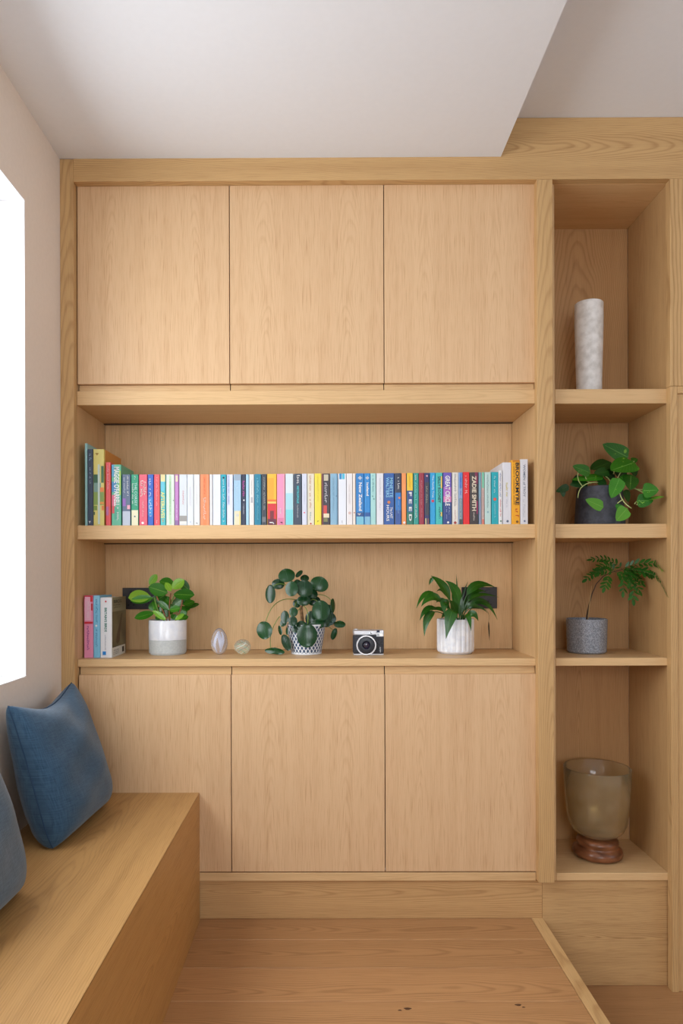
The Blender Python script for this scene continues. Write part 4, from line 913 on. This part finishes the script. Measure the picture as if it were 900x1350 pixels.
# ---------------------------------------------------------------- instant camera
Yc = .115
p = at(465.4, 829.5, Yc); q = at(506, 862, Yc)
x0, x1, z0 = p.x, q.x, ZS + .0004; z1 = p.z; cw, ch = x1 - x0, z1 - z0
t = thing('instant_camera', ((x0 + x1) / 2, Yc + .025, ZS), 'retro instant camera in black leatherette and silver on the plant shelf', 'camera')
SIL = plain((206, 208, 212), .28, .75); LEA = speckle('black_leatherette', (28, 30, 36), (48, 50, 58), 260, .6, bump=.5)
obj('body', box(x0, x1, Yc, Yc + .05, z0 + ch * .055, z0 + ch * .76, .004), LEA, t)
obj('base_strip', box(x0 + .0005, x1 - .0005, Yc - .001, Yc + .051, z0, z0 + ch * .055, .0015), SIL, t)
tp = obj('top_plate', box(x0, x1, Yc - .001, Yc + .051, z0 + ch * .76, z1 - .003, .004), SIL, t)
obj('shutter_dial', lathe(x0 + cw * .10, Yc + .02, z1 - .0035, [(0, .0035), (.009, .0035), (.0095, .003), (.0095, 0)], 24), SIL, t, smooth=True)
ex = x0 + cw * .59; ez = z0 + ch * .855
bm = bmesh.new()
vs = [bm.verts.new((ex + cw * .075 * a, Yc - .0016, ez + ch * .07 * b_)) for a, b_ in ((-1, 0), (-.45, -.9), (.45, -.9), (1, 0), (.45, .9), (-.45, .9))]
bm.faces.new(vs); em = obj('emblem', bm, plain((225, 228, 232), .3, .4), tp)
bm = bmesh.new()
vs = [bm.verts.new((ex + cw * .045 * a, Yc - .0022, ez + ch * .05 * b_)) for a, b_ in ((-.7, .9), (-.3, .9), (-.3, -.4), (.6, -.4), (.6, -.9), (-.7, -.9))]
bm.faces.new(vs); obj('emblem_mark', bm, plain((40, 42, 50), .4), tp)
obj('viewfinder', box(x0 + cw * .76, x0 + cw * .865, Yc - .0025, Yc, z0 + ch * .87, z0 + ch * .955, .0006), plain((40, 52, 74), .15), t)
obj('flash_housing', box(x0 + cw * .75, x0 + cw * .985, Yc - .002, Yc, z0 + ch * .715, z0 + ch * .955, .001), SIL, t)
obj('flash', box(x0 + cw * .86, x0 + cw * .965, Yc - .0035, Yc, z0 + ch * .735, z0 + ch * .83, .0006), plain((250, 250, 246), .2), t)
obj('sensor_window', box(x0 + cw * .775, x0 + cw * .84, Yc - .0035, Yc, z0 + ch * .735, z0 + ch * .83, .0006), plain((170, 176, 182), .2), t)
def disc_y(cx, cz, prof, n=40):
    bm = lathe(0, 0, 0, prof, n)
    bmesh.ops.rotate(bm, verts=bm.verts, cent=(0, 0, 0), matrix=Matrix.Rotation(PI / 2, 3, 'X'))
    bmesh.ops.translate(bm, verts=bm.verts, vec=(cx, Yc, cz)); return bm
lx, lz, lr = x0 + cw * .42, z0 + ch * .385, ch * .385
lz = max(lz, z0 + lr + .0006)
obj('lens_ring', disc_y(lx, lz, [(lr * .99, 0), (lr, .010), (lr * .985, .0125), (lr * .86, .0125), (lr * .85, .008)]), plain((226, 228, 232), .22, .6), t, smooth=True)
lb = obj('lens_barrel', disc_y(lx, lz, [(0, .006), (lr * .40, .006), (lr * .42, .0165), (lr * .55, .0170), (lr * .80, .0145), (lr * .86, .0105), (lr * .86, .0)]), plain((36, 40, 48), .35), t, smooth=True)
obj('lens_glass', disc_y(lx, lz, [(0, .0115), (lr * .2, .0105), (lr * .38, .007)]), plain((40, 34, 56), .06, coat=1), lb, smooth='all')
lettering('~mini', Vector((x0 + cw * .90, Yc - .0008, z0 + ch * .11)), UPV, Vector((-1, 0, 0)), ch * .22, cw * .055, (216, 220, 226), t, 'lettering')

# ---------------------------------------------------------------- glass egg and ball
def glassmat(name, col, rough=.02, ior=1.45, tr=1):
    m, N, L, p = new_mat(name)
    p.inputs['Base Color'].default_value = lin(col); p.inputs['Roughness'].default_value = rough
    p.inputs['Transmission Weight'].default_value = tr; p.inputs['IOR'].default_value = ior
    return m
Ye = .16
c = at(289, 846, Ye); a = .0335; hh = .106
t = thing('glass_egg', (c.x, Ye, ZS), 'upright clear glass egg with milky white swirls', 'ornament')
prof = []
for i in range(25):
    f = i / 24; th = PI * f
    r = a * math.sin(th) * (1 + .16 * math.cos(th)); prof.append((r if 0 < i < 24 else 0, hh / 2 * (1 - math.cos(th))))
def shrink(pr, k, hz): return [(r * k, hz / 2 + (z - hz / 2) * k) for r, z in pr]
obj('glass', lathe(c.x, Ye, ZS + .0006, prof, 40), glassmat('egg_glass', (240, 244, 255), .08, 1.2, .86), t, smooth='all')
def swirl(cx, cy, cz, r, hz, turns, ph, wd, mat, parent, lo=.12, hi=.85):
    bm = bmesh.new(); prev = None
    for i in range(29):
        f = lo + (hi - lo) * i / 28; an = ph + turns * 2 * PI * f; rr = r * math.sin(PI * f) * .78
        z = cz + hz * f
        A = [bm.verts.new((cx + rr * math.cos(an + d), cy + rr * math.sin(an + d), z)) for d in (-wd, wd)]
        if prev: bm.faces.new((prev[0], prev[1], A[1], A[0]))
        prev = A
    return obj('swirl', bm, mat, parent, smooth='all')
MILK = plain((236, 238, 250), .4)
for k in range(5): swirl(c.x, Ye, ZS, a, hh, .12, k * 1.257, .24, MILK, t)
Yb = .15
c = at(319.5, 854, Yb); rb_ = .0335
t = thing('glass_ball', (c.x, Yb, ZS), 'small clear glass paperweight ball with green and white twists', 'ornament')
prof = [(rb_ * math.sin(PI * i / 24) if 0 < i < 24 else 0, rb_ * (1 - math.cos(PI * i / 24)) * .92) for i in range(25)]
obj('glass', lathe(c.x, Yb, ZS + .0006, prof, 40), glassmat('ball_glass', (240, 248, 240), .0, 1.16, .85), t, smooth='all')
for k, col in enumerate(((120, 160, 120), (236, 240, 236), (96, 110, 110), (200, 220, 200), (150, 190, 150))): swirl(c.x, Yb, ZS, rb_ * .95, rb_ * 1.8, .9, k * 1.25, .10, plain(col, .4), t)

# ---------------------------------------------------------------- white stone vase
Yv = .17; Z1 = 2.0252
c = at(776, 460, Yv)
R = .0525; hv = at(776, 400.5, Yv).z - Z1
t = thing('stone_vase', (c.x, Yv, Z1), 'tall white marbled cylindrical vase on the upper alcove shelf', 'vase')
obj('body', lathe(c.x, Yv, Z1 + .0004, [(0, 0), (R - .006, 0), (R - .004, .004), (R - .003, hv * .2), (R + .001, hv * .55), (R + .0035, hv * .85), (R + .003, hv - .003), (R, hv), (R - .006, hv - .002), (R - .008, hv * .5), (R - .012, .012), (0, .01)], 56), speckle('white_marble', (212, 211, 208), (238, 238, 237), 34, .45, .34, .6, bump=.1, detail=8), t, smooth=True)

# ---------------------------------------------------------------- tinted glass vase on wooden foot
Yg = .165; Z4 = .1775
c = at(787, 1070, Yg)
t = thing('footed_vase', (c.x, Yg, Z4), 'smoky tinted glass goblet vase on a turned brown wooden foot', 'vase')
FOOT = speckle('mango_wood', (84, 46, 26), (150, 96, 62), 14, .28, .32, .68, stretch=(1, 1, 4))
obj('foot', lathe(c.x, Yg, Z4 + .0004, [(0, 0), (.080, 0), (.092, .006), (.0965, .018), (.094, .032), (.084, .041), (.076, .046), (.079, .052), (.081, .061), (.078, .071), (.066, .078), (0, .079)], 56), FOOT, t, smooth='all')
m, N, L, p_ = new_mat('smoky_glass')
tc = N.new('ShaderNodeTexCoord'); mp = N.new('ShaderNodeMapping'); mp.inputs['Scale'].default_value = (1, 1, 1)
nz = N.new('ShaderNodeTexNoise'); nz.inputs['Scale'].default_value = 14; nz.inputs['Detail'].default_value = 6
rp = N.new('ShaderNodeValToRGB'); rp.color_ramp.elements[0].position = .3; rp.color_ramp.elements[1].position = .7
rp.color_ramp.elements[0].color = lin((224, 206, 162)); rp.color_ramp.elements[1].color = lin((242, 230, 198))
L.new(tc.outputs['Object'], mp.inputs[0]); L.new(mp.outputs[0], nz.inputs['Vector']); L.new(nz.outputs['Fac'], rp.inputs[0]); L.new(rp.outputs[0], p_.inputs['Base Color'])
p_.inputs['Roughness'].default_value = .20; p_.inputs['Metallic'].default_value = 0; p_.inputs['Transmission Weight'].default_value = .88; p_.inputs['IOR'].default_value = 1.16
p_.inputs['Coat Weight'].default_value = 1; p_.inputs['Coat Roughness'].default_value = .12
zb = .076; RT_ = .130; hr = at(787, 1011, Yg).z - Z4
prof = [(0, zb), (.045, zb + .001), (.072, zb + .010), (.098, zb + .032), (.112, zb + .062), (.119, zb + .10), (.126, zb + .18), (RT_, hr - .003), (RT_ - .001, hr), (RT_ - .004, hr - .002), (.121, zb + .18), (.114, zb + .10), (.106, zb + .064), (.092, zb + .037), (.068, zb + .016), (0, zb + .008)]
obj('bowl', lathe(c.x, Yg, Z4, prof, 72), m, t, smooth='all')
